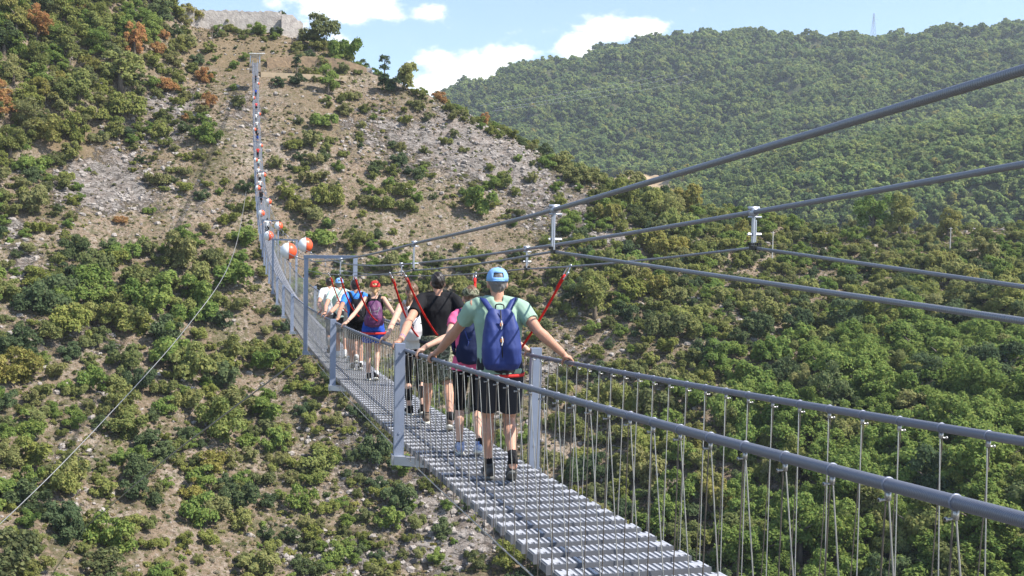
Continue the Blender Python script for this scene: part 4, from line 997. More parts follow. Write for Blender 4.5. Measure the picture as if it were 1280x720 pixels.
    def cover(P, name, m, extra=None, g=.011, disp=(.055, .012), tank=False, z0=0, sleeve=.55):
        """shirt over the torso and upper arms"""
        k = P.k; b = MB(); p, r = P.torso_pts(g); n0 = 1 if z0 == 0 else z0
        pts = p[n0:]; rr = r[n0:]
        pts = [pts[0]-P.up*.05*k]+pts; rr = [(rr[0][0]*1.0, rr[0][1]*1.0)]+rr
        if tank: pts = pts[:-1]; rr = rr[:-1]
        b.tube(pts, rr, 22)
        for sg in (-1, 1):
            S, e, w = P.arms[sg]; a = .92 if P.fem else 1.05*P.bulk
            if tank: b.tube([P.ch+Vector((sg*.05, 0, 0)), S+Vector((-sg*.055, 0, .05*k))], [.055, .035], 10); continue
            q = S.lerp(e, sleeve); b.tube([P.sh+Vector((sg*.03, 0, .012)), S+Vector((-sg*.03, 0, .012)), S.lerp(e, .12), S.lerp(e, sleeve*.7), q], [.075*k, .068*k, .067*k*a, .061*k*a, .060*k*a], 14)
            b.tube([P.neck-P.up*.05*k+Vector((sg*.03, 0, 0)), S+Vector((-sg*.02, 0, .028))], [.05*k, .036*k], 10)
        return remesh(name, b, P.v*1.05, True, m, P.o, 3, disp=disp)
    def shorts(P, name, m, length=.75, g=.018, flare=.0, top=.10, disp=(.05, .009)):
        k = P.k; b = MB(); p, r = P.torso_pts(g)
        b.tube([P.hip-P.up*.06*k, P.hip, P.hip+P.up*top*k], [(.15*k+g, .115*k+g), r[1], (r[2][0]*1.0, r[2][1]*1.02)], 20)
        for sg in (-1, 1):
            hj, kn, an = P.legs[sg]; f = 1.0 if not P.fem else .93
            if length <= 1: en = hj.lerp(kn, length); pts = [hj+Vector((0, 0, .03)), hj, hj.lerp(kn, length*.6), en]; rr = [.09*k+g*.5, .093*k*f+g, .082*k*f+g*.9+flare*.6, (.086-.022*length)*k*f+g+flare]
            else:
                q = length-1; en = kn.lerp(an, q); pts = [hj+Vector((0, 0, .03)), hj, hj.lerp(kn, .5), kn, kn.lerp(an, q*.6)+Vector((0, -.014, 0)), en]; rr = [.09*k+g*.5, .09*k*f+g*.6, .076*k*f+g*.6, .056*k*f+g*.5, .058*k*f+g*.4, .046*k*f+g*.5]
            b.tube(pts, rr, 16)
        return remesh(name, b, P.v*1.05, True, m, P.o, 2, disp=disp)
    def shoes(P, m_up, m_sole, m_sock=None, sock=.14, accent=None):
        k = P.k
        for sg in (-1, 1):
            f, lift, toe = P.feet[sg]; hj, kn, an = P.legs[sg]; pt = math.atan2(lift, .19); M = Matrix.Translation(f+Vector((0, .09, 0)))@Matrix.Rotation(toe, 4, 'Z')@Matrix.Rotation(-pt, 4, 'X')@Matrix.Translation((0, -.09, 0))
            X = lambda x, y, z: M@Vector((x*k, y*k, z*k))
            b = MB(); b.tube([X(0, -.105, .05), X(0, -.085, .055), X(0, -.03, .06), X(0, .05, .052), X(0, .11, .042), X(0, .165, .034), X(0, .178, .03)], [(.02, .02), (.036, .042), (.042, .048), (.045, .040), (.047, .030), (.036, .022), (.015, .012)], 14); b.tube([X(0, -.045, .06), X(0, -.05, .125)], [(.042, .044), (.040, .043)], 12)
            o = remesh('shoe', b, .006 if P.v < .01 else .011, True, m_up, P.o, 2)
            b = MB(); b.tube([X(0, -.108, .014), X(0, -.09, .013), X(0, -.03, .013), X(0, .06, .012), X(0, .12, .013), X(0, .17, .02), X(0, .19, .026)], [(.018, .012), (.038, .015), (.041, .014), (.046, .0125), (.048, .0125), (.036, .012), (.012, .008)], 14)
            b.build('sole', m_sole, o, True)
            if accent:
                b = MB()
                for y in (.0, .035, .07): b.tube([X(-.046, y-.01, .035), X(-.03, y, .075), X(0, y+.01, .092), X(.03, y, .075), X(.046, y-.01, .035)], .006, 6)
                b.build('laces', accent, o, True)
            if m_sock:
                b = MB(); q = an.lerp(kn, sock); b.tube([an-Vector((0, 0, .03)), an.lerp(kn, .05), q], [.042*k, .040*k, .0375*k+.02*max(0, sock-.1)], 12); b.build('sock', m_sock, P.o, True)
    def hair(P, m, style='short'):
        k = P.k; h = P.head; b = MB(); b.ell(h+Vector((0, -.012, .028)), (.081*k, .097*k, .098*k), nu=18, nv=12)
        if style == 'short': b.ell(h+Vector((0, -.045, -.02)), (.064*k, .052*k, .06*k))
        if style == 'pony':
            b.ell(h+Vector((0, -.05, -.03)), (.066*k, .06*k, .07*k)); c = h+Vector((-.015, -.085, .015)); b.tube([c, c+Vector((-.02, -.035, -.05)), c+Vector((-.05, -.04, -.15)), c+Vector((-.075, -.02, -.25))], [.026, .036, .030, .010], 10)
        if style == 'long': b.tube([h+Vector((0, -.05, .0)), h+Vector((-.01, -.075, -.10)), h+Vector((-.03, -.085, -.2)), h+Vector((-.04, -.08, -.30))], [(.066, .05), (.07, .04), (.055, .03), (.02, .012)], 14)
        if style == 'bun': b.ell(h+Vector((0, -.05, -.03)), (.064*k, .055*k, .055*k)); b.tube([h+Vector((0, -.08, -.02)), h+Vector((0, -.10, -.07)), h+Vector((.01, -.09, -.12))], [.026, .026, .01], 9)
        return remesh('hair', b, max(P.v*.8, .007), True, m, P.o, 1, disp=(.018, .011))
    def cap(P, m, m2=None, brim=1, back=True, flat=False):
        k = P.k; h = P.head; b = MB(); vs = []; nu, nv = 24, 7
        top = .128 if not flat else .105
        c = h+Vector((0, -.004, .032*k)); fs = []
        for i in range(nv+1):
            th = math.pi/2*i/nv
            for j in range(nu):
                ph = 2*math.pi*j/nu; vs.append(c+Vector((math.cos(ph)*.0885*k*math.sin(th)**(.75 if not flat else .5), math.sin(ph)*.106*k*math.sin(th)**(.75 if not flat else .5), (top-.032)*k*math.cos(th)-.012*(i == nv))))
        for i in range(nv):
            for j in range(nu):
                a = i*nu+j; q = i*nu+(j+1) % nu
                ph = 360*(j+.5)/nu
                if back and not flat and i >= nv-3 and abs(ph-270) < 24 and i < nv-1: continue      # the half moon above the strap
                fs.append((a, q, q+nu, a+nu))
        b.add(vs, fs)
        b.ell(c+Vector((0, 0, (top-.03)*k)), (.008, .008, .006), nu=8, nv=5)
        o = b.build('cap', m, P.o, True); so = o.modifiers.new('t', 'SOLIDIFY'); so.thickness = .003
        b = MB(); v = []; n = 13
        for j in range(n):
            a = math.pi*(j/(n-1)); q = c+Vector((math.cos(a)*.086*k, math.sin(a)*.103*k, -.004)); e = c+Vector((math.cos(a)*.088*k, .06+math.sin(a)*.125*k*brim, -.02+.012*math.sin(a))); v += [q, e, q-Vector((0, 0, .004)), e-Vector((0, 0, .004))]
        f = []
        for j in range(n-1): a = j*4; f += [(a, a+4, a+5, a+1), (a+2, a+3, a+7, a+6), (a+1, a+5, a+7, a+3)]
        b.add(v, f); b.build('brim', m2 or m, o, True)
        if back and not flat:
            b = MB(); b.tube([c+Vector((math.cos(a)*.090*k, math.sin(a)*.108*k, -.004)) for a in np.linspace(R(238), R(302), 8)], [(.012, .003)]*8, 6); b.build('strap', m2 or m, o, True)
        return o
    def face(P):
        k = P.k; h = P.head
        for sg in (-1, 1):
            b = MB(); b.ell(h+Vector((sg*.031*k, .083*k, .005)), (.012, .008, .008), nu=10, nv=8); b.ell(h+Vector((sg*.031*k, .0895*k, .005)), (.005, .003, .005), nu=8, nv=6, mi=1); b.build('eye', [M_WHITE, M_BLACK], P.o, True)
        b = MB(); b.ell(h+Vector((0, .088*k, -.055*k)), (.022, .008, .007), nu=12, nv=6); b.build('mouth', M_LIP, P.o, True)
    def W(P, v): return P.o.matrix_world@Vector(v) if False else (P.inv.inverted()@Vector(v))
M_LIP = mat('lips', (.4, .15, .13), .5)

def strap_mesh(pts, w, th, n=6):
    b = MB(); b.tube(pts, [(w, th)]*len(pts) if False else [(w, th)]*len(pts), 8); return b
def flatstrip(b, pts, widths, normal_hint, th=.004, mi=0):
    """a flat ribbon through PTS, its faces looking along the hint"""
    pts = [Vector(p) for p in pts]; n = len(pts); vs = []
    for i, p in enumerate(pts):
        t = (pts[min(i+1, n-1)]-pts[max(i-1, 0)]).normalized(); hnt = Vector(normal_hint[i]) if isinstance(normal_hint, list) else Vector(normal_hint)
        nn = (hnt-t*hnt.dot(t)).normalized(); w = t.cross(nn)*(widths[i] if isinstance(widths, list) else widths)
        vs += [p-w-nn*th/2, p+w-nn*th/2, p+w+nn*th/2, p-w+nn*th/2]
    fs = [(0, 3, 2, 1), (4*n-4, 4*n-3, 4*n-2, 4*n-1)]
    for i in range(n-1):
        a = 4*i
        for j in range(4): fs.append((a+j, a+(j+1) % 4, a+4+(j+1) % 4, a+4+j))
    b.add(vs, fs, mi)
def backpack(P, label, m, m_strap, w=.155, h=.50, depth=.085, style='twin', zc=.27, m_trim=None, front=False, m_top=None, th_strap=.023):
    k = P.k; root = empty('backpack', tuple(P.o.location)); root.rotation_euler = P.o.rotation_euler; tag(root, label, 'backpack', 'backpacks worn by the walkers')
    sgn = 1 if front else -1; back = .115*k*P.bulk+.012
    c = P.hip+P.up*zc*k+Vector((0, sgn*(back+depth*.62), .01)); up = P.up; rt = Vector((1, 0, 0)); fw = up.cross(rt)*1.0; fw = Vector((0, 1, 0)) if fw.length < .1 else fw.normalized()
    if fw.y < 0: fw = -fw
    X = lambda x, y, z: c+rt*x+fw*y*-sgn*-1+up*z if False else c+rt*x+fw*(y*-sgn)+up*z   # y away from the body is negative
    b = MB()
    if style == 'twin':
        for sx in (-1, 1):
            b.tube([X(sx*w*.42, 0, -h*.46), X(sx*w*.50, -.012, -h*.38), X(sx*w*.50, -.03, -h*.15), X(sx*w*.46, -.025, h*.12), X(sx*w*.36, -.008, h*.36), X(sx*w*.28, 0, h*.46)],
                   [(w*.50, depth*.5), (w*.56, depth*.78), (w*.56, depth*.86), (w*.50, depth*.76), (w*.40, depth*.5), (w*.25, depth*.3)], 18)
        b.tube([X(0, .01, -h*.46), X(0, .0, -h*.3), X(0, .0, h*.3), X(0, .01, h*.45)], [(w*.7, depth*.55), (w*.82, depth*.80), (w*.66, depth*.66), (w*.4, depth*.34)], 16)
        b.tube([X(-w*.7, -.01, -h*.40), X(w*.7, -.01, -h*.40)], [depth*.62]*2, 12)
    else:
        b.tube([X(0, 0, -h*.48), X(0, -.01, -h*.40), X(0, -.03, -h*.15), X(0, -.02, h*.15), X(0, 0, h*.40), X(0, .01, h*.47)],
               [(w*.75, depth*.6), (w*.95, depth*.9), (w*1.0, depth), (w*.95, depth*.9), (w*.72, depth*.6), (w*.4, depth*.35)], 20)
        b.tube([X(0, -depth*.7, -h*.34), X(0, -depth*.8, -h*.05), X(0, -depth*.6, h*.08)], [(w*.66, depth*.42), (w*.7, depth*.5), (w*.5, depth*.25)], 14)
        for sx in (-1, 1): b.ell(X(sx*w*.95, .0, -h*.28), (.03, .04, .09))
    o = remesh('bag', b, .0085, True, m, root, 3, disp=(.06, .010))
    for sx in (-1, 1):
        sh = P.S[sx]-Vector((sx*.045, 0, 0)); top = X(sx*w*.42, .03, h*.40); s1 = sh+Vector((-sx*.015, sgn*.05, .062*k)); s2 = sh+Vector((-sx*.01, -sgn*.055, .045*k)); s3 = P.ch+Vector((sx*.115, -sgn*(.135*k*P.bulk+.01), -.05)); s4 = P.hip+P.up*.14*k+Vector((sx*.150*P.bulk, -sgn*.03, 0)); s5 = X(sx*w*.85, .03, -h*.34)
        b = MB(); flatstrip(b, catm([top, s1, s2, s3, s4, s5], 6), th_strap, [(0, sgn, .3)]*6+[(0, 0, 1)]*6+[(0, -sgn, .6)]*6+[(0, -sgn, 0)]*6+[(sx, 0, 0)]*7, .009); b.build('shoulder_strap', m_strap, root, True)
    b = MB(); b.tube(catm([X(-.035, .03, h*.44), X(-.028, .02, h*.52), X(.028, .02, h*.52), X(.035, .03, h*.44)], 5), .0055, 7); b.build('grab_handle', M_BLACK, root, True)
    if style == 'twin':
        b = MB(); y = -depth*.92
        b.tube([X(.0, y*.55, h*.44), X(0, y*.72, h*.2), X(0, y*.9, -.05), X(0, y*.85, -h*.3)], .005, 6); b.build('zip', M_BLACK, root, True)
        for zz in (h*.22, -h*.03):
            b = MB(); b.tube([X(-.035, y*.86, zz+.01), X(0, y*.98, zz), X(.03, y*.86, zz+.006)], [(.009, .004)]*3, 6, 0); b.tube([X(.0, y*1.02, zz+.03), X(.006, y*1.04, zz-.01), X(-.004, y*1.02, zz-.04)], .005, 6, 1); b.box(X(0, y*1.0, zz), (.011, 0, 0), (0, .005, 0), (0, 0, .014), 2); b.build('buckle', [m_strap, M_WHITE, M_ORANGE], root)
    elif m_trim:
        b = MB(); y = -depth*1.15
        b.tube([X(-w*.55, y*.9, -h*.25), X(-w*.35, y*1.02, 0), X(-w*.6, y*.78, h*.25)], .006, 6); b.tube([X(w*.55, y*.9, -h*.25), X(w*.35, y*1.02, 0), X(w*.6, y*.78, h*.25)], .006, 6); b.tube([X(-w*.45, y*1.0, .02), X(w*.45, y*1.0, .05)], .006, 6); b.build('trim', m_trim, root, True)
    return root
M_ORANGE = mat('orange_tab', (.75, .28, .06), .6); M_RED = cloth('red_webbing', (.62, .03, .022), (.45, .02, .018), 30)
M_STEELG = steel('carabiner_steel', (.62, .62, .64), .3, .85)
def lanyard(label, sg, s, end, h=None, slack=.06, mid=None, twin=False, w=.011):
    """red webbing from a carabiner on the lifeline to a harness"""
    P_ = LIFE_L if sg < 0 else LIFE_R
    for a, c in zip(P_[:-1], P_[1:]):
        if a.y <= s <= c.y: q = a.lerp(c, (s-a.y)/(c.y-a.y)); break
    end = Vector(end); root = empty('safety_lanyard', tuple(q)); tag(root, label, 'lanyard', 'red safety lanyards clipped to the lifelines')
    d = (end-q).normalized(); side = Vector((0, 1, 0)); n_ = d.cross(side).normalized(); side = n_.cross(d)
    L_ = .145; c = q-d*.018
    ring = []
    for i in range(20):
        a = 2*math.pi*i/20; wd = .032*(1.15-.35*math.cos(a)*-1)*(1 if math.cos(a) < .2 else 1)
        ring.append(c+d*(L_/2-.0-L_/2*math.cos(a))+side*math.sin(a)*.036*(1.0-.28*(-math.cos(a))*-1))
    b = MB(); b.tube(ring+ring[:2], .0058, 7, caps=False); b.tube([c+d*.05+side*-.036, c+d*.085+side*-.036], .009, 8); r = b.build('carabiner', M_STEELG, root, True)
    r.location = -Vector(root.location)
    st = c+d*L_; pts = [st]
    for i in range(1, 13):
        u = i/12; p = st.lerp(end, u)+Vector((0, 0, -slack*4*u*(1-u)))
        if mid is not None: p += Vector(mid)*4*u*(1-u)
        pts.append(p)
    b = MB(); b.tube([c+d*(L_-.035), st, st+d*.10], [(.013, .013), (.019, .014), (.014, .010)], 8); b.tube([p for p in pts], [(w*1.25, w*.7)]*len(pts), 8); r = b.build('webbing', M_RED, root, True); r.location = -Vector(root.location)
    if twin:
        b = MB(); b.tube([st]+[p+Vector((0, -.03, -.03)) for p in pts[1:]], [(w, w*.6)]*len(pts), 8); r = b.build('webbing', M_RED, root, True); r.location = -Vector(root.location)
    return root
def harness(P, m, z=.0, w=.022, g=.03, label=None):
    """webbing belt and leg loops of a climbing harness"""
    p, r = P.torso_pts(g); c = P.hip+P.up*z*P.k; b = MB(); n = 28; rx = (r[1][0]*(1-z/.09)+r[2][0]*z/.09); ry = (r[1][1]*(1-z/.09)+r[2][1]*z/.09)
    pts = [c+Vector((math.cos(a)*rx, math.sin(a)*ry, 0)) for a in np.linspace(0, 2*math.pi, n+1)]
    flatstrip(b, pts, w, [p_-c for p_ in pts], .006); o = b.build('harness_belt', m, P.o, True); return o

C_MINT = cloth('mint_cloth', (.30, .43, .33), (.26, .385, .29)); C_BLACK = cloth('black_cloth', (.012, .012, .014)); C_DGREY = cloth('charcoal_cloth', (.035, .036, .042)); C_BLUE = mat('blue_nylon', (.026, .045, .185), .6, 0, .4, var=(8, .6, (.02, .034, .14)), bump=(45, .3, .002))
C_CAPB = cloth('sky_blue_cloth', (.26, .48, .80), (.20, .40, .72)); C_PINK = cloth('pink_cloth', (.80, .14, .28), (.7, .11, .24)); C_NAVY = cloth('navy_nylon', (.02, .028, .075)); C_WHITE = cloth('white_cloth', (.72, .71, .69)); C_CORAL = cloth('coral_cloth', (.75, .10, .11))
C_SHOE = mat('dark_shoe', (.04, .04, .042), .7, var=(20, .8, (.09, .09, .085))); C_SOLEG = mat('grey_sole', (.13, .13, .12), .8); C_SOLEW = mat('pale_sole', (.62, .60, .52), .7); C_BROWN = mat('brown_suede', (.11, .08, .06), .8); C_BLUSH = mat('blue_shoe', (.10, .17, .42), .6, var=(30, 1, (.6, .62, .66)))
C_HAIRD = mat('dark_hair', (.022, .016, .013), .45, bump=(90, .7, .004)); C_HAIRG = mat('grey_hair', (.17, .155, .145), .5, bump=(90, .7, .004)); C_HAIRB = mat('brown_hair', (.14, .075, .04), .42, bump=(90, .7, .004)); C_HAIRL = mat('fair_hair', (.42, .26, .12), .45, bump=(90, .7, .004))
C_RED = cloth('red_cloth', (.62, .045, .04)); C_ROYAL = cloth('royal_blue_cloth', (.03, .085, .42)); C_SKY = cloth('bright_blue_cloth', (.05, .22, .62)); C_PURP = mat('purple_nylon', (.14, .03, .11), .6, var=(9, .7, (.05, .02, .06))); C_BEIGE = cloth('beige_cloth', (.55, .50, .43)); C_SAND = cloth('sand_cloth', (.45, .40, .32)); C_LMINT = cloth('pale_mint_cloth', (.52, .66, .56)); C_GREY = cloth('grey_cloth', (.22, .22, .23))

def lane(P, v): return P.inv.inverted()@Vector(v)
# A: the man nearest to the camera
A = Person('nearest walker, a man in mint shirt, sky blue cap and black shorts holding both handrails', 8.42, -.03, 1.79, R(-9), .04, -.05, {-1: (-.055, .13, .0, .10), 1: (.085, -.16, .10, -.04)}, {-1: 8.95, 1: 8.22}, bulk=1.10, voxel=.0068)
A.body(); A.cover('shirt', C_MINT, g=.016, sleeve=.60); A.shorts('shorts', C_DGREY, .80, .022, .01, disp=(.09, .006)); A.shoes(C_SHOE, C_SOLEG, C_BLACK, .20, accent=C_GREY); A.hair(C_HAIRG); A.cap(C_CAPB); A.face(); harness(A, C_RED, -.05, .013, .020)
backpack(A, 'puffy royal blue backpack with orange tabs on the back of the nearest man', C_BLUE, C_BLUE, .152, .52, .095, 'twin', .255)
# B: woman in pink
B_ = Person('second walker, a woman in pink shirt, camouflage cap and black knee-length leggings', 9.85, .03, 1.66, R(-6), .03, .0, {-1: (-.07, .10, .0, .05), 1: (.075, -.14, .05, -.05)}, {-1: 9.62, 1: 9.40}, fem=True, voxel=.0075, skinm=SK_B, bulk=1.05)
B_.body(); B_.cover('shirt', C_PINK, g=.013, sleeve=.5); B_.shorts('leggings', C_BLACK, 1.12, .008, top=.04); B_.shoes(C_BLUSH, C_SOLEW, C_BLACK, .10, accent=M_WHITE); B_.hair(C_HAIRB, 'bun'); B_.cap(M_CAMO, None, .7, False, True); B_.face()
backpack(B_, 'navy blue backpack on the woman in pink, half hidden by the nearest man', C_NAVY, C_NAVY, .135, .42, .085, 'round', .25, C_BLUE)
b = MB(); flatstrip(b, [B_.hip+B_.up*.12+Vector((math.cos(a)*.17, math.sin(a)*.14, 0)) for a in np.linspace(0, 6.283, 25)], .016, [(math.cos(a), math.sin(a), 0) for a in np.linspace(0, 6.283, 25)], .006); b.build('belt', C_BLACK, B_.o, True)
# C: man in black
C_ = Person('third walker, a dark haired man in plain black t-shirt and camouflage shorts', 12.05, .13, 1.84, R(-8), .03, -.02, {-1: (-.07, .34, .0, .05), 1: (.06, -.50, .07, -.1)}, {-1: 11.15, 1: 11.6}, bulk=1.12, voxel=.008)
C_.body(); C_.cover('shirt', C_BLACK, g=.016, sleeve=.6, disp=(.09, .008)); C_.shorts('shorts', M_CAMO, .95, .026, .018); C_.shoes(C_BROWN, C_SOLEW, C_BLACK, .14); C_.hair(C_HAIRD); C_.face(); harness(C_, C_DGREY, .03, .02, .035)
b = MB(); S, e, w = C_.arms[-1]; b.tube([w.lerp(e, .05), w.lerp(e, .17)], [.035, .037], 12); b.build('watch', C_ROYAL, C_.o, True)
# D: woman with pony tail and white bag
D_ = Person('fourth walker, a slim woman with long brown ponytail, white top and black leggings', 13.15, .04, 1.72, R(0), .03, -.08, {-1: (-.05, .10, .0, .05), 1: (.09, -.12, .05, -.05)}, {-1: 12.2, 1: 12.9}, fem=True, voxel=.0085, skinm=SK_B)
D_.body(); D_.cover('top', C_WHITE, g=.012, tank=True); D_.shorts('leggings', C_BLACK, 1.75, .006, top=.05); D_.shoes(C_BLACK, C_SOLEW, None); D_.hair(C_HAIRB, 'pony'); D_.face()
backpack(D_, 'white and black small backpack of the ponytailed woman, seen left of the man in black', C_WHITE, C_WHITE, .125, .36, .07, 'round', .24, C_BLACK)
# E: woman with the red cap
E1 = Person('walker with bright red cap, bare arms spread, blue shorts and purple backpack', 18.05, .12, 1.74, R(-7), .05, .03, {-1: (-.06, .12, .0, .05), 1: (.05, -.10, .05, -.05)}, {-1: 16.9, 1: 17.3}, fem=True, voxel=.010, skinm=SK_B)
E1.body(); E1.cover('top', C_BLACK, g=.012, tank=True); E1.shorts('shorts', C_ROYAL, .50, .03, .02); E1.shoes(C_BLACK, C_SOLEW, C_WHITE, .09); E1.hair(C_HAIRL, 'bun'); E1.cap(C_RED, None, .9); harness(E1, C_RED, -.09, .02, .04)
backpack(E1, 'purple and black backpack on the walker with the red cap', C_PURP, C_BLACK, .145, .46, .10, 'round', .25, C_GREY)
# F .. I
F1 = Person('walker in bright blue t-shirt with black bag straps, left of the red cap', 20.1, .06, 1.76, R(0), .10, -.06, {-1: (-.07, .12, .0, .05), 1: (.07, -.12, .04, -.05)}, {-1: 18.4, 1: 19.6}, voxel=.011, skinm=SK_C)
F1.body(); F1.cover('shirt', C_SKY, g=.016, sleeve=.55); F1.shorts('shorts', C_BLACK, .7, .022); F1.shoes(C_BLACK, C_SOLEW, C_WHITE, .1); F1.hair(C_HAIRD)
backpack(F1, 'black backpack on the walker in bright blue beside the purple one', C_BLACK, C_BLACK, .15, .46, .10, 'round', .22, C_GREY)
G1 = Person('grey haired walker in loose beige shirt right of the blue cap in the far group', 21.7, .16, 1.74, R(0), .10, .02, {-1: (-.07, .12, .0, .05), 1: (.06, -.12, .04, -.05)}, {-1: 20.4, 1: 21.2}, voxel=.011, bulk=1.1)
G1.body(); G1.cover('shirt', C_BEIGE, g=.024, sleeve=.7); G1.shorts('shorts', C_SAND, .9, .026, .01); G1.shoes(C_SOLEG, C_SOLEW, C_WHITE, .12); G1.hair(C_HAIRG)
H1 = Person('walker in pale mint shirt and light blue cap among the group by the portal', 23.0, .05, 1.76, R(0), .12, -.10, {-1: (-.07, .12, .0, .05), 1: (.07, -.12, .04, -.05)}, {-1: 21.2, 1: 22.5}, voxel=.011, bulk=1.05)
H1.body(); H1.cover('shirt', C_LMINT, g=.022, sleeve=.62); H1.shorts('shorts', C_DGREY, .8, .024, .01); H1.shoes(C_WHITE, C_SOLEW, C_WHITE, .12); H1.hair(C_HAIRG); H1.cap(C_CAPB)
I1 = Person('dark haired walker in white t-shirt leaning at the left rail, farthest of the near group', 24.3, -.04, 1.76, R(0), .12, -.14, {-1: (-.07, .12, .0, .05), 1: (.07, -.12, .04, -.05)}, {-1: 22.2, 1: 24.0}, voxel=.011)
I1.body(); I1.cover('shirt', C_WHITE, g=.018, sleeve=.6); I1.shorts('trousers', C_GREY, 1.8, .012); I1.shoes(C_BLACK, C_SOLEG, None); I1.hair(C_HAIRD)

# far walkers on the bridge, small in the picture
far = [(96, .12, C_WHITE, C_BLACK, C_HAIRD, 0, 'lone walker in white top and black trousers beyond the near portal, beside the third ball'),
 (124, -.05, C_BLACK, C_BLACK, C_HAIRD, 0, 'dark clad walker just above the fifth marker ball'), (128, .12, C_GREY, C_DGREY, C_HAIRD, 1, 'grey clad walker right behind the dark clad one above the fifth ball'),
 (134, -.02, C_WHITE, C_BLACK, C_HAIRB, 0, 'walker in white above the dark clad pair on the far bridge'), (141, .05, C_BEIGE, C_BLACK, C_HAIRD, 0, 'walker in beige beside the seventh marker ball'),
 (145, -.12, C_WHITE, C_DGREY, C_HAIRL, 1, 'walker in white with dark shorts level with the seventh ball'), (153, .02, C_LMINT, C_GREY, C_HAIRD, 0, 'pale clad walker level with the eighth ball'),
 (162, .0, C_RED, C_BLACK, C_HAIRD, 0, 'walker in red on the far half of the bridge'), (175, .05, C_BLACK, C_ROYAL, C_HAIRD, 0, 'dark walker next above the one in red'), (179, -.08, C_BLACK, C_BLACK, C_HAIRB, 1, 'second dark walker close to the one above the walker in red'),
 (184, .04, C_WHITE, C_SAND, C_HAIRG, 0, 'all pale walker at the middle of the far steep stretch'), (190, -.06, C_WHITE, C_GREY, C_HAIRD, 1, 'pale walker close behind the all pale one'),
 (199, .03, C_CORAL, C_BLACK, C_HAIRD, 0, 'walker in coral near the upper end of the bridge'), (210, .0, C_ROYAL, C_BLACK, C_HAIRD, 0, 'blue clad walker near the upper end of the bridge'), (222, .04, C_DGREY, C_BLACK, C_HAIRD, 1, 'topmost walker, dark, shortly before the far bridge end')]
for s_, t_, c1, c2, hr_, fm, lab in far:
    P = Person(lab, s_, t_, 1.72, 0, .06, 0, {-1: (-.08, .14, .0, 0), 1: (.08, -.14, .05, 0)}, {-1: s_-.2, 1: s_-.1}, group='small far walkers along the bridge', fem=bool(fm), voxel=.022)
    P.body(); P.cover('shirt', c1, g=.02, disp=None); P.shorts('trousers', c2, 1.75 if s_ % 2 < 1 else .8, .02, disp=None); P.hair(hr_)
    b = MB(); 
    for sg in (-1, 1):
        f = P.feet[sg][0]; b.tube([f+Vector((0, -.09, .04)), f+Vector((0, .04, .045)), f+Vector((0, .16, .03))], [.04, .045, .03], 8)
    b.build('shoes', C_SHOE, P.o, True)

# safety lanyards
lanyard('red lanyard slanting from the right lifeline down behind the nearest man in mint', 1, 8.0, lane(A, (.14, .17, 1.02)), slack=.03)
lanyard('red lanyard hanging from the left lifeline across the back of the man in black', -1, 11.2, lane(C_, (-.02, -.17, 1.10)), slack=.04)
lanyard('red lanyard hanging from the left lifeline beside the ponytailed woman', -1, 12.18, lane(D_, (.02, -.20, 1.02)), slack=.10)
lanyard('mostly hidden lanyard on the right lifeline behind the camouflage cap', 1, 11.5, lane(B_, (.10, .17, 1.0)), slack=.05)
lanyard('red lanyard falling to the walker with the red cap, right of her', -1, 16.2, lane(E1, (.16, .12, 1.02)), slack=.2, w=.012)
lanyard('red lanyard at the blue clad walker, on the left lifeline, the right of two', -1, 18.6, lane(F1, (.02, -.24, 1.05)), slack=.12, w=.012)
lanyard('red lanyard on the left lifeline at the mint and beige walkers, the left of two', -1, 20.8, lane(G1, (-.1, -.20, 1.05)), slack=.15, w=.012)
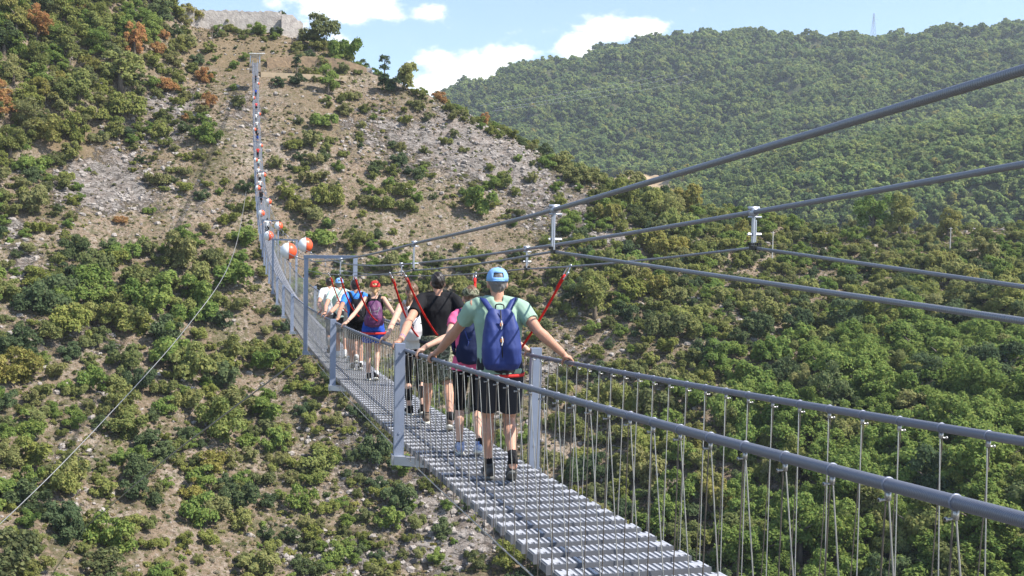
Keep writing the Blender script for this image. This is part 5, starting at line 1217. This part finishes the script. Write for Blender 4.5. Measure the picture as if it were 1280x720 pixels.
# ------------------------------------------------------------------ words for the plants
SIZEW = lambda r: 'tiny' if r < 7 else 'small' if r < 11 else 'medium' if r < 16 else 'large' if r < 24 else 'very large'
COLW = {'mix': 'green', 'green': 'bright green', 'dark': 'dark green', 'olive': 'olive', 'yellow': 'yellowish', 'orange': 'rust orange', 'grey': 'leafless'}
MARKS = [('the stone wall', 300, 30), ('the ochre terrace', 385, 88), ('the far bridge end', 320, 85), ('the two thin trees', 487, 80), ('the rounded spur-top bush', 506, 105), ('the solitary bush on the rocks', 258, 165),
 ('the ochre orange bush', 150, 272), ('the isolated bright bush', 405, 150), ('the third marker ball', 333, 295), ('the largest marker ball', 357, 313), ('the near portal beam', 413, 320), ('the tall rounded spur bush', 603, 250),
 ('the ploughed field', 800, 220), ('the left hanger bar', 690, 280), ('the right hanger bar', 942, 285), ('the carabiner', 712, 343), ('the blue cap', 621, 340), ('the red cap', 464, 357), ('the leftmost near post', 503, 500), ('the right near post', 663, 500),
 ('the lower left corner', 0, 720), ('the guy cable', 120, 545), ('the guy cable top', 290, 322), ('the left edge', 0, 360), ('the top left corner', 0, 0), ('the upper left wood edge', 150, 110), ('the right utility pole', 1187, 310), ('the left utility pole', 965, 320),
 ('the right edge', 1280, 400), ('the lower right corner', 1280, 720), ('the bottom of the deck', 690, 720), ('the crossing of the handrails', 1280, 560), ('the crossing of the cables', 770, 320), ('the bare rock below the deck', 430, 690), ('the picture bottom', 250, 720), ('the guy cable middle', 60, 600),
 ('the middle of the right slope', 1000, 430), ('the right end of the lower cable', 1280, 400), ('the second post', 415, 440), ('the third post', 380, 400)]
NUMW = ['thirteenth ', 'fourteenth '][:0]+['', 'second ', 'third ', 'fourth ', 'fifth ', 'sixth ', 'seventh ', 'eighth ', 'ninth ', 'tenth ', 'eleventh ', 'twelfth ', 'thirteenth ', 'fourteenth ', 'fifteenth ', 'sixteenth ', 'seventeenth ', 'eighteenth ', 'nineteenth ', 'twentieth ']+['%s-%s ' % (a, b) for a in ('twenty', 'thirty', 'forty') for b in ('first', 'second', 'third', 'fourth', 'fifth', 'sixth', 'seventh', 'eighth', 'ninth')]
used = {}
todo = []
for o, px, py, rp, kind, colr, lab in PLANTS:
    if lab: o['label'] = lab; continue
    todo.append((o, px, py, rp, kind, colr))
# nearest landmark, then side, then rank by distance among the same words
buckets = {}
for e in todo:
    o, px, py, rp, kind, colr = e
    px = min(max(px, 0), 1280); py = min(max(py, 0), 720)
    d, nm, mx_, my_ = min((math.hypot(px-x, py-y), n, x, y) for n, x, y in MARKS)
    dx, dy = px-mx_, py-my_
    side = ('right of' if dx > 0 else 'left of') if abs(dx) > 1.6*abs(dy) else ('below' if dy > 0 else 'above') if abs(dy) > 1.6*abs(dx) else ('below right of' if dx > 0 else 'below left of') if dy > 0 else ('above right of' if dx > 0 else 'above left of')
    word = {'shrub': 'shrub', 'leafy_tree': 'tree', 'airy_tree': 'young tree', 'bare_tree': 'bare tree'}[kind]
    buckets.setdefault((SIZEW(rp)+' '+COLW[colr]+' '+word, side, nm), []).append((d, e[0]))
for (what, side, nm), L_ in buckets.items():
    L_.sort(key=lambda q: q[0])
    for i, (d, o) in enumerate(L_):
        o['label'] = (NUMW[i] if i < len(NUMW) else 'outlying %s' % ('lower ' if i % 2 else 'upper '))+('nearest ' if len(L_) > 1 else '')+what+' '+side+' '+nm if len(L_) > 1 else what+' growing '+side+' '+nm
for o, px, py, rp, kind, colr, lab in PLANTS:
    o['group'] = 'shrubs dotted over the near hillside' if kind == 'shrub' else 'trees of the near hillside'
